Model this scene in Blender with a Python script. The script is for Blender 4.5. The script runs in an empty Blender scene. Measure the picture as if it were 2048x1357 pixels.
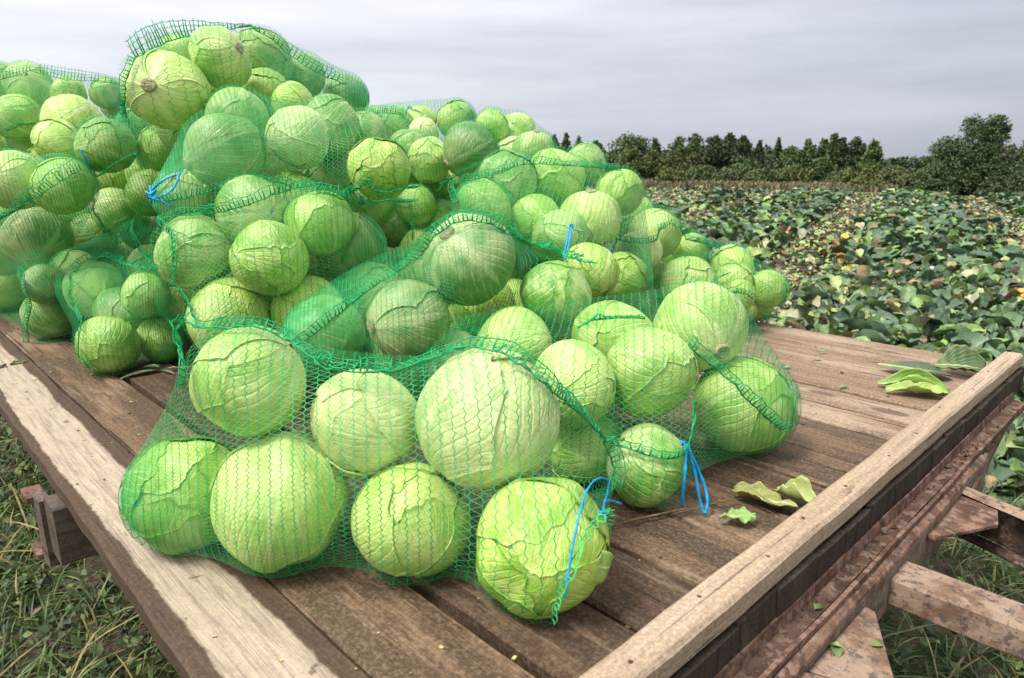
import bpy, math, random
import numpy as np

S = bpy.context.scene
# ---------------------------------------------------------------- camera, sky, sun, exposure
CAMZ, BED = 1.70, 1.05
cd = bpy.data.cameras.new('camera')
cam = bpy.data.objects.new('camera', cd)
S.collection.objects.link(cam)
cam.location = (0, 0, CAMZ)
cam.rotation_euler = (math.radians(90) - math.atan(358 / 1391), 0, 0)
cd.sensor_width = 36
cd.lens = 36 * 1391 / 2048
cd.clip_start = 0.02
cd.clip_end = 6000
cd.dof.use_dof = True
cd.dof.focus_distance = 1.7
cd.dof.aperture_fstop = 7.0
S.camera = cam

SUN_DIR = np.array([-0.42, -0.28, 0.86]); SUN_DIR /= np.linalg.norm(SUN_DIR)
W = bpy.data.worlds.new('World'); S.world = W; W.use_nodes = True
nt = W.node_tree; nt.nodes.clear()
def wn(t, **k):
    n = nt.nodes.new(t)
    for a, b in k.items(): setattr(n, a, b)
    return n
out = wn('ShaderNodeOutputWorld')
sky = wn('ShaderNodeTexSky', sky_type='NISHITA', sun_disc=False)
sky.sun_elevation = math.asin(SUN_DIR[2]); sky.sun_rotation = math.atan2(SUN_DIR[0], SUN_DIR[1])
sky.air_density = 1.5; sky.dust_density = 4.0
bg_sky = wn('ShaderNodeBackground'); bg_sky.inputs[1].default_value = 0.06
nt.links.new(sky.outputs[0], bg_sky.inputs[0])
tc = wn('ShaderNodeTexCoord'); sx = wn('ShaderNodeSeparateXYZ'); nt.links.new(tc.outputs['Generated'], sx.inputs[0])
def wmath(op, a, b=None, c=None, clamp=False):
    n = wn('ShaderNodeMath', operation=op, use_clamp=clamp)
    for i, v in enumerate((a, b, c)):
        if v is None: continue
        if isinstance(v, (int, float)): n.inputs[i].default_value = v
        else: nt.links.new(v, n.inputs[i])
    return n.outputs[0]
# cloud sheet: streaks flattened towards the horizon
cmap = wn('ShaderNodeMapping'); cmap.inputs['Scale'].default_value = (1.6, 1.6, 13.0)
nt.links.new(tc.outputs['Generated'], cmap.inputs[0])
cn = wn('ShaderNodeTexNoise'); cn.inputs['Scale'].default_value = 1.15; cn.inputs['Detail'].default_value = 6; cn.inputs['Roughness'].default_value = 0.55
nt.links.new(cmap.outputs[0], cn.inputs[0])
# overcast luminance law: zenith three times the horizon; cloud streaks; a little brighter towards the veiled sun on the left
law = wmath('MULTIPLY_ADD', wmath('MAXIMUM', sx.outputs[2], 0.0), 1.3, 1.0)
left = wmath('MULTIPLY_ADD', sx.outputs[0], -0.34, 1.0)
cloud = wmath('MULTIPLY_ADD', wmath('SUBTRACT', cn.outputs[0], 0.5), 0.75, 1.0)
lum = wmath('MULTIPLY', wmath('MULTIPLY', law, left), cloud)
ramp = wn('ShaderNodeValToRGB'); nt.links.new(wmath('MULTIPLY', lum, 0.4), ramp.inputs[0])
e = ramp.color_ramp.elements
e[0].position = 0.25; e[0].color = (0.83, 0.90, 1.04, 1)
e[1].position = 0.75; e[1].color = (0.98, 0.98, 1.025, 1)
tint = wn('ShaderNodeVectorMath', operation='SCALE'); nt.links.new(ramp.outputs[0], tint.inputs[0]); nt.links.new(wmath('MULTIPLY', lum, 0.325), tint.inputs['Scale'])
bg_c = wn('ShaderNodeBackground'); nt.links.new(tint.outputs[0], bg_c.inputs[0]); bg_c.inputs[1].default_value = 1.0
mx = wn('ShaderNodeMixShader'); mx.inputs[0].default_value = 0.93
nt.links.new(bg_sky.outputs[0], mx.inputs[1]); nt.links.new(bg_c.outputs[0], mx.inputs[2]); nt.links.new(mx.outputs[0], out.inputs[0])

sl = bpy.data.lights.new('sun', 'SUN'); sl.energy = 1.5; sl.angle = math.radians(13); sl.color = (1.0, 0.97, 0.92)
so = bpy.data.objects.new('sun', sl); S.collection.objects.link(so)
from mathutils import Vector, Matrix, Euler
so.rotation_euler = Vector(SUN_DIR).to_track_quat('Z', 'Y').to_euler()
so.location = (-10, -8, 30)
S.view_settings.view_transform = 'Standard'; S.view_settings.look = 'None'
S.view_settings.exposure = 1.18; S.view_settings.gamma = 1; S.view_settings.use_curve_mapping = False
S.render.engine = 'CYCLES'
S.cycles.max_bounces = 6; S.cycles.diffuse_bounces = 2; S.cycles.glossy_bounces = 2; S.cycles.transmission_bounces = 3
S.cycles.use_denoising = True

# ---------------------------------------------------------------- helpers
rnd = random.Random(7); npr = np.random.default_rng(7)
U = np.array([-0.69513251, 0.71888163, 0.0]); V = np.array([0.71888163, 0.69513251, 0.0])

def link(o): S.collection.objects.link(o); return o
def tag(o, label=None, cat=None, group=None, kind=None):
    for k, v in (('label', label), ('category', cat), ('group', group), ('kind', kind)):
        if v: o[k] = v
    return o
def empty(name, loc=(0, 0, 0), rz=0.0):
    o = bpy.data.objects.new(name, None); o.location = loc; o.rotation_euler = (0, 0, rz); o.empty_display_size = 0.1
    return link(o)
def mesh_np(name, verts, faces, smooth=True, mats=(), mat_idx=None, uv=None, col=None):
    """verts (n,3); faces: (m,k) array or list of arrays with differing k."""
    me = bpy.data.meshes.new(name)
    if not isinstance(faces, (list, tuple)): faces = [faces]
    faces = [np.asarray(f, dtype=np.int32) for f in faces if len(f)]
    verts = np.asarray(verts, dtype=np.float32)
    loops = np.concatenate([f.ravel() for f in faces])
    tot = np.concatenate([np.full(len(f), f.shape[1], dtype=np.int32) for f in faces])
    start = np.concatenate([[0], np.cumsum(tot)[:-1]]).astype(np.int32)
    me.vertices.add(len(verts)); me.vertices.foreach_set('co', verts.ravel())
    me.loops.add(len(loops)); me.loops.foreach_set('vertex_index', loops.astype(np.int32))
    me.polygons.add(len(tot)); me.polygons.foreach_set('loop_start', start); me.polygons.foreach_set('loop_total', tot)
    if mat_idx is not None: me.polygons.foreach_set('material_index', np.asarray(mat_idx, dtype=np.int32))
    me.polygons.foreach_set('use_smooth', np.full(len(tot), bool(smooth)))
    if uv is not None:
        l = me.uv_layers.new(name='UVMap'); l.data.foreach_set('uv', np.asarray(uv, dtype=np.float32)[loops].ravel())
    if col is not None:
        a = me.color_attributes.new('tint', 'FLOAT_COLOR', 'POINT')
        c = np.ones((len(verts), 4), dtype=np.float32); c[:, :3] = col
        a.data.foreach_set('color', c.ravel())
    for m in mats: me.materials.append(m)
    me.update(calc_edges=True); me.validate()
    return me
def obj(name, me, parent=None, loc=(0, 0, 0), rot=(0, 0, 0)):
    o = bpy.data.objects.new(name, me); link(o); o.location = loc; o.rotation_euler = rot
    if parent is not None: o.parent = parent
    return o
class MB:
    """collects shapes into one mesh"""
    def __init__(s): s.v = []; s.q = []; s.t = []; s.n = 0
    def add(s, v, q=None, t=None):
        v = np.asarray(v, float)
        if q is not None and len(q): s.q.append(np.asarray(q) + s.n)
        if t is not None and len(t): s.t.append(np.asarray(t) + s.n)
        s.v.append(v); s.n += len(v)
    def tube(s, pts, rad, k=6, cap=True):
        pts = np.asarray(pts, float); n = len(pts)
        rad = np.full(n, rad) if np.isscalar(rad) else np.asarray(rad, float)
        tg = np.gradient(pts, axis=0); tg /= np.linalg.norm(tg, axis=1)[:, None] + 1e-9
        up = np.array([0.0, 0, 1]) if abs(tg[0][2]) < 0.9 else np.array([1.0, 0, 0])
        V_ = []
        for i in range(n):
            a = np.cross(tg[i], up); a /= np.linalg.norm(a) + 1e-9; b = np.cross(a, tg[i]); up = b
            for j in range(k):
                th = 2 * math.pi * j / k
                V_.append(pts[i] + rad[i] * (math.cos(th) * a + math.sin(th) * b))
        q = [(i * k + j, i * k + (j + 1) % k, (i + 1) * k + (j + 1) % k, (i + 1) * k + j) for i in range(n - 1) for j in range(k)]
        V_ = V_ + [pts[0], pts[-1]]
        t = []
        if cap:
            for j in range(k):
                t.append((n * k, (j + 1) % k, j)); t.append((n * k + 1, (n - 1) * k + j, (n - 1) * k + (j + 1) % k))
        s.add(V_, q, t)
    def box(s, c, h, R=None):
        x, y, z = h
        v = np.array([[a * x, b * y, d * z] for a in (-1, 1) for b in (-1, 1) for d in (-1, 1)], float)
        if R is not None: v = v @ np.asarray(R).T
        s.add(v + np.asarray(c, float), [(0, 1, 3, 2), (4, 6, 7, 5), (0, 4, 5, 1), (2, 3, 7, 6), (0, 2, 6, 4), (1, 5, 7, 3)])
    def mesh(s, name, mats, smooth=False):
        fs = []
        if s.q: fs.append(np.concatenate(s.q))
        if s.t: fs.append(np.concatenate(s.t))
        return mesh_np(name, np.concatenate(s.v), fs, smooth, mats)

def wob(x, y, seed, f=1.0):
    """cheap smooth noise, about -1..1"""
    r = np.random.default_rng(seed); o = np.zeros(np.broadcast(x, y).shape)
    for k in range(5):
        a, b, p = r.normal(0, 1.2 * f * (1.5 ** k) * 0.6), r.normal(0, 1.2 * f * (1.5 ** k) * 0.6), r.uniform(0, 6.28)
        o = o + np.sin(a * x + b * y + p) * (0.72 ** k)
    return o / 2.6

# ---------------------------------------------------------------- materials
class NT:
    def __init__(s, name):
        s.m = bpy.data.materials.new(name); s.m.use_nodes = True; s.t = s.m.node_tree; s.t.nodes.clear()
        s.out = s.n('ShaderNodeOutputMaterial'); s.b = s.n('ShaderNodeBsdfPrincipled'); s.t.links.new(s.b.outputs[0], s.out.inputs[0])
    def n(s, t, **k):
        n = s.t.nodes.new(t)
        for a, b in k.items(): setattr(n, a, b)
        return n
    def put(s, sock, v):
        if v is None: return
        if isinstance(v, bpy.types.NodeSocket): s.t.links.new(v, sock)
        elif isinstance(v, tuple) and len(v) == 3 and sock.type == 'RGBA': sock.default_value = v + (1,)
        else: sock.default_value = v
    def math(s, op, a, b=None, c=None, clamp=False):
        n = s.n('ShaderNodeMath', operation=op, use_clamp=clamp)
        for i, v in enumerate((a, b, c)): s.put(n.inputs[i], v)
        return n.outputs[0]
    def mix(s, f, a, b, mode='MIX'):
        n = s.n('ShaderNodeMix', data_type='RGBA', blend_type=mode)
        s.put(n.inputs[0], f); s.put(n.inputs[6], a); s.put(n.inputs[7], b); return n.outputs[2]
    def sstep(s, v, lo, hi, a=0.0, b=1.0):
        n = s.n('ShaderNodeMapRange', interpolation_type='SMOOTHSTEP')
        s.put(n.inputs[0], v); s.put(n.inputs[1], lo); s.put(n.inputs[2], hi); s.put(n.inputs[3], a); s.put(n.inputs[4], b); return n.outputs[0]
    def noise(s, co, scale, detail=3, rough=0.5, dist=0.0):
        n = s.n('ShaderNodeTexNoise'); s.put(n.inputs['Vector'], co); n.inputs['Scale'].default_value = scale
        n.inputs['Detail'].default_value = detail; n.inputs['Roughness'].default_value = rough; n.inputs['Distortion'].default_value = dist
        return n.outputs[0]
    def mapping(s, co, scale=(1, 1, 1), loc=(0, 0, 0)):
        n = s.n('ShaderNodeMapping'); s.put(n.inputs[0], co); n.inputs['Scale'].default_value = scale
        s.put(n.inputs['Location'], loc); return n.outputs[0]
    def bump(s, h, strength, dist=0.01, normal=None):
        n = s.n('ShaderNodeBump'); n.inputs['Strength'].default_value = strength; n.inputs['Distance'].default_value = dist
        s.put(n.inputs['Height'], h)
        if normal is not None: s.put(n.inputs['Normal'], normal)
        return n.outputs[0]
    def fin(s, col, rough=0.7, normal=None, spec=0.4, **k):
        s.put(s.b.inputs['Base Color'], col); s.put(s.b.inputs['Roughness'], rough); s.b.inputs['Specular IOR Level'].default_value = spec
        if normal is not None: s.put(s.b.inputs['Normal'], normal)
        for a, v in k.items(): s.put(s.b.inputs[a], v)
        return s.m
    def objco(s, rand=60.0):
        tc = s.n('ShaderNodeTexCoord'); oi = s.n('ShaderNodeObjectInfo')
        off = s.n('ShaderNodeCombineXYZ'); r = s.math('MULTIPLY', oi.outputs['Random'], rand)
        for i in range(3): s.put(off.inputs[i], r)
        add = s.n('ShaderNodeVectorMath', operation='ADD'); s.put(add.inputs[0], tc.outputs['Object']); s.put(add.inputs[1], off.outputs[0])
        return add.outputs[0], oi, tc.outputs['Object']

def mat_cabbage(name, pk=1.0):
    n = NT(name); co, oi, oc = n.objco()
    uv = n.n('ShaderNodeUVMap'); uv.uv_map = 'UVMap'; sp = n.n('ShaderNodeSeparateXYZ'); n.put(sp.inputs[0], uv.outputs[0])
    x = n.math('ABSOLUTE', n.math('SUBTRACT', sp.outputs[0], 0.5)); x = n.math('MULTIPLY', x, 2.0); y = sp.outputs[1]
    wv = n.math('MULTIPLY', n.math('SUBTRACT', n.noise(co, 2.2, 2), 0.5), 0.10)
    # midrib, broad at the base
    wid = n.math('MULTIPLY_ADD', n.math('POWER', n.math('SUBTRACT', 1.02, y, clamp=True), 1.6), 0.19, 0.012)
    mid = n.sstep(n.math('DIVIDE', n.math('ADD', x, wv), wid), 1.5, 0.35)
    # side veins
    t = n.math('SUBTRACT', y, n.math('MULTIPLY', n.math('POWER', x, 0.85), 1.05))
    t = n.math('ADD', n.math('MULTIPLY', t, 6.2), n.math('MULTIPLY', n.math('SUBTRACT', n.noise(co, 1.5, 2), 0.5), 1.1))
    fr = n.math('ABSOLUTE', n.math('SUBTRACT', n.math('FRACT', t), 0.5))
    side = n.math('MULTIPLY', n.sstep(fr, 0.17, 0.02), n.sstep(x, 1.05, 0.1, 0.35, 1.0))
    side = n.math('MULTIPLY', side, n.sstep(n.noise(co, 2.2, 2), 0.36, 0.60, 0.22, 1.0))
    vor = n.n('ShaderNodeTexVoronoi', feature='DISTANCE_TO_EDGE'); n.put(vor.inputs['Vector'], co); vor.inputs['Scale'].default_value = 9.0
    net = n.math('MULTIPLY', n.sstep(vor.outputs[0], 0.05, 0.0), 0.06)
    vein = n.math('MAXIMUM', n.math('MAXIMUM', mid, side), net)
    big = n.noise(co, 1.3, 3, 0.55); med = n.noise(co, 5.0, 4, 0.6); fine = n.noise(co, 26.0, 3, 0.6)
    c = n.mix(n.sstep(big, 0.38, 0.64), n.mix(0.42 if pk == 1 else 0.1, oi.outputs['Color'], (0.17, 0.40, 0.035)), n.mix(0.42 * pk, oi.outputs['Color'], (0.87, 0.90, 0.38)))
    c = n.mix(n.math('MULTIPLY', n.sstep(med, 0.42, 0.70), 0.35), c, n.mix(0.5 if pk == 1 else 0.15, oi.outputs['Color'], (0.34, 0.54, 0.05)))
    c = n.mix(n.math('MULTIPLY', n.sstep(fine, 0.45, 0.75), 0.18 * pk), c, n.mix(0.5, c, (0.85, 0.85, 0.40)))
    # pale towards the leaf base
    c = n.mix(n.math('MULTIPLY', n.sstep(y, 0.40, 0.0), 0.50 * pk), c, (0.80, 0.84, 0.38))
    c = n.mix(n.math('MULTIPLY', vein, 0.52 if pk == 1 else 0.60), c, n.mix(0.25, (0.85, 0.89, 0.44), oi.outputs['Color']))
    # bruises and soil specks
    sp1 = n.noise(co, 7.0, 5, 0.7)
    c = n.mix(n.math('MULTIPLY', n.sstep(sp1, 0.69, 0.76), 0.75), c, (0.22, 0.17, 0.07))
    # leaf margin
    c = n.mix(n.math('MULTIPLY', n.sstep(x, 0.93, 1.0), 0.5), c, n.mix(0.5, c, (0.70, 0.74, 0.26)))
    h = n.math('ADD', n.math('MULTIPLY', n.math('MAXIMUM', mid, side), 0.5), n.math('ADD', n.math('MULTIPLY', med, 0.55), n.math('MULTIPLY', fine, 0.12)))
    return n.fin(c, n.sstep(med, 0.3, 0.7, 0.28, 0.46), n.bump(h, 0.30, 0.035), 0.5)

def mat_plain(name, col, rough=0.6, var=0.25, scale=20.0, bump=0.2, dist=0.004, spec=0.3):
    n = NT(name); co, oi, oc = n.objco()
    a = n.noise(co, scale, 4, 0.6)
    c = n.mix(n.sstep(a, 0.3, 0.7), tuple(v * (1 - var) for v in col), tuple(min(1, v * (1 + var)) for v in col))
    return n.fin(c, rough, n.bump(a, bump, dist), spec)

def mat_wood(name, base, dark, pale, wet=0.5, palemask=None, grain=1.0):
    n = NT(name); co, oi, oc = n.objco()
    g1 = n.noise(n.mapping(co, (1.3, 26, 26)), 1.6, 5, 0.62, 0.6)
    g2 = n.noise(n.mapping(co, (2.6, 190, 190)), 1.5, 4, 0.68, 0.3)
    g3 = n.noise(n.mapping(co, (3.2, 62, 62), (5, 1, 9)), 1.5, 5, 0.7, 0.5)
    rough_ = n.noise(co, 150, 3, 0.7)
    kv = n.n('ShaderNodeTexVoronoi', feature='F1'); n.put(kv.inputs['Vector'], n.mapping(co, (2.1, 5.5, 5.5))); kv.inputs['Scale'].default_value = 1.0
    knot = n.sstep(kv.outputs['Distance'], 0.13, 0.085)
    lo = n.noise(n.mapping(co, (1.1, 5.0, 5.0)), 1.3, 5, 0.62)
    lo2 = n.noise(n.mapping(co, (1.6, 9.0, 9.0), (31, 7, 3)), 1.4, 5, 0.65)
    c = n.mix(n.sstep(g1, 0.3, 0.72), base, tuple(b * 0.62 for b in base))
    c = n.mix(n.math('MULTIPLY', n.sstep(g2, 0.47, 0.66), 0.62 * grain), c, dark)
    c = n.mix(n.math('MULTIPLY', n.sstep(lo, 0.50, 0.62), 0.72), c, n.mix(n.sstep(g2, 0.3, 0.7), pale, tuple(p * 0.8 for p in pale)))
    c = n.mix(n.math('MULTIPLY', n.sstep(lo2, 0.57 - 0.14 * wet, 0.615 - 0.13 * wet), 0.82), c, n.mix(n.sstep(g1, 0.3, 0.7), dark, tuple(d * 2.0 for d in dark)))
    if palemask is not None:                       # dry middle, soaked margins: a stain with its own outline
        lo_y, hi_y, pcol = palemask
        sp = n.n('ShaderNodeSeparateXYZ'); n.put(sp.inputs[0], oc)
        edge = n.math('MULTIPLY', n.math('SUBTRACT', n.noise(n.mapping(co, (2.2, 4, 4)), 1.8, 4, 0.55), 0.5), 0.042)
        edge = n.math('ADD', edge, n.math('MULTIPLY', n.math('SUBTRACT', n.noise(n.mapping(co, (40, 40, 40)), 1.5, 2), 0.5), 0.006))
        yy = n.math('ADD', sp.outputs[1], edge)
        m = n.math('MULTIPLY', n.sstep(yy, lo_y, lo_y + 0.006), n.sstep(yy, hi_y, hi_y - 0.008))
        topf = n.sstep(sp.outputs[2], 0.012, 0.016)
        spots = n.sstep(n.noise(n.mapping(co, (5, 9, 9), (9, 2, 5)), 1.9, 5, 0.6), 0.66, 0.70, 1.0, 0.25)
        m = n.math('MULTIPLY', n.math('MULTIPLY', m, topf), spots)
        pc = n.mix(n.sstep(n.noise(n.mapping(co, (9, 40, 40)), 1.6, 5, 0.65), 0.35, 0.7), pcol, tuple(p * 0.80 for p in pcol))
        pc = n.mix(n.math('MULTIPLY', n.sstep(g2, 0.5, 0.75), 0.35), pc, tuple(p * 0.6 for p in pcol))
        c = n.mix(m, n.mix(0.55, c, tuple(d * 2.2 for d in dark)), pc)
    c = n.mix(n.math('MULTIPLY', n.sstep(g3, 0.46, 0.64), 0.50 * grain), c, n.mix(0.35, dark, c))
    c = n.mix(n.math('MULTIPLY', n.sstep(rough_, 0.40, 0.72), 0.30), c, tuple(min(1, p * 1.15) for p in pale))
    c = n.mix(n.math('MULTIPLY', n.sstep(rough_, 0.58, 0.40), 0.25), c, dark)
    c = n.mix(n.math('MULTIPLY', knot, 0.75), c, tuple(d * 1.3 for d in dark))
    crack = n.sstep(n.noise(n.mapping(co, (1.1, 70, 70), (3, 11, 5)), 1.3, 3, 0.55, 0.5), 0.655, 0.70)
    c = n.mix(n.math('MULTIPLY', crack, 0.85), c, tuple(d * 0.35 for d in dark))
    speck = n.sstep(n.noise(co, 90, 2, 0.5), 0.72, 0.78)
    c = n.mix(n.math('MULTIPLY', speck, 0.5), c, tuple(d * 0.6 for d in dark))
    c = n.mix(n.math('MULTIPLY', oi.outputs['Random'], 0.35), c, n.mix(0.5, c, base))
    h = n.math('SUBTRACT', n.math('ADD', n.math('MULTIPLY', g3, 0.7), n.math('ADD', n.math('MULTIPLY', g2, 0.4), n.math('MULTIPLY', rough_, 0.35))), n.math('MULTIPLY', crack, 1.4))
    return n.fin(c, n.sstep(lo2, 0.4, 0.65, 0.85, 0.6), n.bump(h, 0.7, 0.006), 0.3)

def mat_rust(name, a, b, flake, bump=0.6):
    n = NT(name); co, oi, oc = n.objco()
    big = n.noise(co, 9, 5, 0.65); med = n.noise(co, 38, 5, 0.65); fine = n.noise(co, 160, 3, 0.6)
    c = n.mix(n.sstep(big, 0.40, 0.60), a, b)
    c = n.mix(n.math('MULTIPLY', n.sstep(med, 0.46, 0.62), 0.75), c, n.mix(0.5, b, (0.42, 0.29, 0.22)))
    c = n.mix(n.math('MULTIPLY', n.sstep(n.noise(co, 48, 6, 0.75), 0.525, 0.59), 0.75), c, flake)
    c = n.mix(n.math('MULTIPLY', n.sstep(fine, 0.55, 0.72), 0.4), c, tuple(v * 0.45 for v in a))
    return n.fin(c, 0.85, n.bump(n.math('ADD', med, n.math('MULTIPLY', fine, 0.5)), bump, 0.004), 0.25)

def mat_tint(name, rough=0.55, bump=0.3, spec=0.35, sub=0.0, veins=False):
    """colour comes from the per-leaf 'tint' attribute"""
    n = NT(name); tc = n.n('ShaderNodeTexCoord'); at = n.n('ShaderNodeAttribute', attribute_name='tint')
    co = tc.outputs['Object']; a = n.noise(co, 30, 3, 0.6)
    c = n.mix(n.sstep(a, 0.3, 0.7), n.mix(0.35, at.outputs['Color'], (0.01, 0.02, 0.008)), n.mix(0.12, at.outputs['Color'], (0.6, 0.62, 0.42)))
    return n.fin(c, rough, n.bump(a, bump, 0.01), spec)

def mat_ground():
    n = NT('soil_and_turf'); tc = n.n('ShaderNodeTexCoord'); co = tc.outputs['Object']
    a = n.noise(co, 0.9, 5, 0.6); b = n.noise(co, 9, 5, 0.65); d = n.noise(co, 45, 3, 0.6)
    soil = n.mix(n.sstep(b, 0.35, 0.65), (0.045, 0.030, 0.022), (0.13, 0.09, 0.065))
    moss = n.mix(n.sstep(b, 0.35, 0.65), (0.020, 0.034, 0.010), (0.055, 0.085, 0.022))
    c = n.mix(n.sstep(n.math('ADD', a, n.math('MULTIPLY', n.math('SUBTRACT', b, 0.5), 0.5)), 0.44, 0.56), moss, soil)
    c = n.mix(n.math('MULTIPLY', n.sstep(d, 0.5, 0.7), 0.4), c, (0.16, 0.12, 0.08))
    return n.fin(c, 0.95, n.bump(n.math('ADD', b, n.math('MULTIPLY', d, 0.5)), 0.8, 0.04), 0.15)

M = {}
M['cab'] = mat_cabbage('cabbage_leaf')
M['cab_old'] = mat_cabbage('loose_cabbage_leaf', 0.25)
M['stem'] = mat_plain('cut_stem', (0.50, 0.40, 0.22), 0.8, 0.35, 5.0, 0.5, 0.05)
M['chain'] = mat_plain('net_chain_thread', (0.008, 0.33, 0.10), 0.45, 0.25, 40, 0.1)
M['weft'] = mat_plain('net_weft_tape', (0.055, 0.52, 0.17), 0.4, 0.3, 40, 0.1)
M['seam'] = mat_plain('net_seam_thread', (0.008, 0.36, 0.115), 0.5, 0.35, 60, 0.2)
M['blue'] = mat_plain('blue_string', (0.008, 0.36, 0.72), 0.4, 0.25, 80, 0.2)
M['plank'] = mat_wood('plank_wood', (0.22, 0.135, 0.078), (0.036, 0.022, 0.013), (0.42, 0.295, 0.185), 0.55)
M['plank_far'] = mat_wood('dry_plank_wood', (0.36, 0.24, 0.15), (0.075, 0.045, 0.028), (0.54, 0.41, 0.285), -0.20)
M['plank_wet'] = mat_wood('soaked_plank_wood', (0.125, 0.072, 0.040), (0.030, 0.018, 0.011), (0.32, 0.22, 0.14), 0.75)
M['plank_edge'] = mat_wood('edge_plank_wood', (0.12, 0.073, 0.043), (0.038, 0.024, 0.015), (0.20, 0.135, 0.082), 0.3, (-0.060, 0.047, (0.70, 0.56, 0.42)))
M['beam'] = mat_wood('beam_wood', (0.54, 0.40, 0.265), (0.11, 0.070, 0.042), (0.62, 0.49, 0.345), -0.9, None, 0.35)
M['bearer'] = mat_wood('bearer_wood', (0.16, 0.12, 0.09), (0.04, 0.028, 0.02), (0.22, 0.17, 0.13), 0.2)
M['end'] = mat_wood('end_grain_wood', (0.060, 0.042, 0.030), (0.016, 0.011, 0.008), (0.12, 0.085, 0.06), 0.35)
M['twig'] = mat_plain('twig_bark', (0.20, 0.125, 0.06), 0.8, 0.4, 60, 0.3)
M['rust'] = mat_rust('rusty_steel', (0.105, 0.050, 0.030), (0.22, 0.125, 0.082), (0.05, 0.045, 0.05))
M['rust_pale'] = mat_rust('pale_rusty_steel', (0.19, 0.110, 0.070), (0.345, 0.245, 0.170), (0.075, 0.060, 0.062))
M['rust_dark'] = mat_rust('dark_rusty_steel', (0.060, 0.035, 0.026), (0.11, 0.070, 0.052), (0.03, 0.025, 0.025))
M['face'] = mat_rust('weathered_steel', (0.16, 0.11, 0.078), (0.22, 0.165, 0.12), (0.10, 0.07, 0.055), 0.3)
M['dirt'] = mat_rust('caked_dirt', (0.075, 0.042, 0.028), (0.115, 0.070, 0.048), (0.05, 0.03, 0.022), 1.0)
M['ground'] = mat_ground()
M['leaf'] = mat_tint('field_leaf', 0.55, 0.3, 0.35)
M['weed'] = mat_tint('weed_leaf', 0.6)
M['crown'] = mat_tint('tree_leaf', 0.7, 0.2, 0.2)
M['bark'] = mat_plain('bark', (0.10, 0.075, 0.055), 0.9, 0.4, 8, 0.6, 0.02)
M['straw'] = mat_plain('straw', (0.42, 0.30, 0.09), 0.6, 0.3, 30, 0.2)
M['crumb'] = mat_plain('leaf_crumb', (0.50, 0.45, 0.16), 0.7, 0.6, 200, 0.1)
M['tyre'] = mat_plain('tyre_rubber', (0.02, 0.02, 0.02), 0.8, 0.3, 20, 0.4)

# ---------------------------------------------------------------- ground
def grid_sheet(x0, x1, y0, y1, nx, ny, zf):
    xs, ys = np.meshgrid(np.linspace(x0, x1, nx), np.linspace(y0, y1, ny), indexing='ij')
    v = np.stack([xs, ys, zf(xs, ys)], -1).reshape(-1, 3)
    i, j = np.meshgrid(np.arange(nx - 1), np.arange(ny - 1), indexing='ij'); a = (i * ny + j).ravel()
    return v, np.stack([a, a + ny, a + ny + 1, a + 1], 1)
# one sheet: fine cells near the trailer, long cells out to the horizon
ax = np.concatenate([[-3000, -900, -300, -120, -60, -35], np.linspace(-20, 35, 150), [48, 70, 130, 300, 900, 3000]])
ay = np.concatenate([[-3000, -600, -120, -30], np.linspace(-6, 55, 160), [62, 75, 100, 160, 350, 1000, 4000]])
gx, gy = np.meshgrid(ax, ay, indexing='ij')
def ground_z(x, y):
    return (0.035 * wob(x * 1.4, y * 1.4, 3) + 0.02 * wob(x * 4, y * 4, 4)) * np.clip(1.4 - np.hypot(x, y) / 60, 0, 1)
gv = np.stack([gx, gy, ground_z(gx, gy)], -1).reshape(-1, 3)
i_, j_ = np.meshgrid(np.arange(len(ax) - 1), np.arange(len(ay) - 1), indexing='ij'); a_ = (i_ * len(ay) + j_).ravel()
tag(obj('ground', mesh_np('ground', gv, np.stack([a_, a_ + len(ay), a_ + len(ay) + 1, a_ + 1], 1), True, [M['ground']])), kind='structure')

# ---------------------------------------------------------------- leaf shapes shared by litter, plants and weeds
def leaf_shape(nl, nw, L, Wd, seed, cup=0.3, bend=0.4, wave=0.08, blunt=False):
    """leaf lying along +x, base at the origin; returns verts, quads"""
    r = np.random.default_rng(seed)
    t = np.linspace(0, 1, nl)[:, None]; s = np.linspace(-1, 1, nw)[None, :]
    prof = (np.sin(np.pi * np.clip(t * (0.80 if blunt else 0.86) + 0.10, 0, 1)) ** (0.55 if blunt else 0.75)) * (0.25 + 0.75 * np.clip(t * 2.6, 0, 1))
    edge = 1 + wave * 1.6 * wob(t * 7, s * 0 + np.sign(s) * 3, seed + 5)
    y = s * prof * Wd * 0.5 * edge
    x = t * L + 0 * s
    z = cup * Wd * 0.5 * (np.abs(s) ** 1.6) * prof + bend * L * (t ** 2) * -0.5 + bend * L * t * 0.35
    z = z + wave * Wd * np.abs(s) * wob(t * 9, s * 2.5, seed + 9) + 0.02 * Wd * wob(t * 12, s * 6, seed + 2)
    z = z + 0.05 * Wd * np.exp(-(s / 0.12) ** 2) * (1 - t)
    v = np.stack([x, y, z + 0 * s], -1).reshape(-1, 3)
    i, j = np.meshgrid(np.arange(nl - 1), np.arange(nw - 1), indexing='ij'); a = (i * nw + j).ravel()
    return v, np.stack([a, a + nw, a + nw + 1, a + 1], 1)
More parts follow.
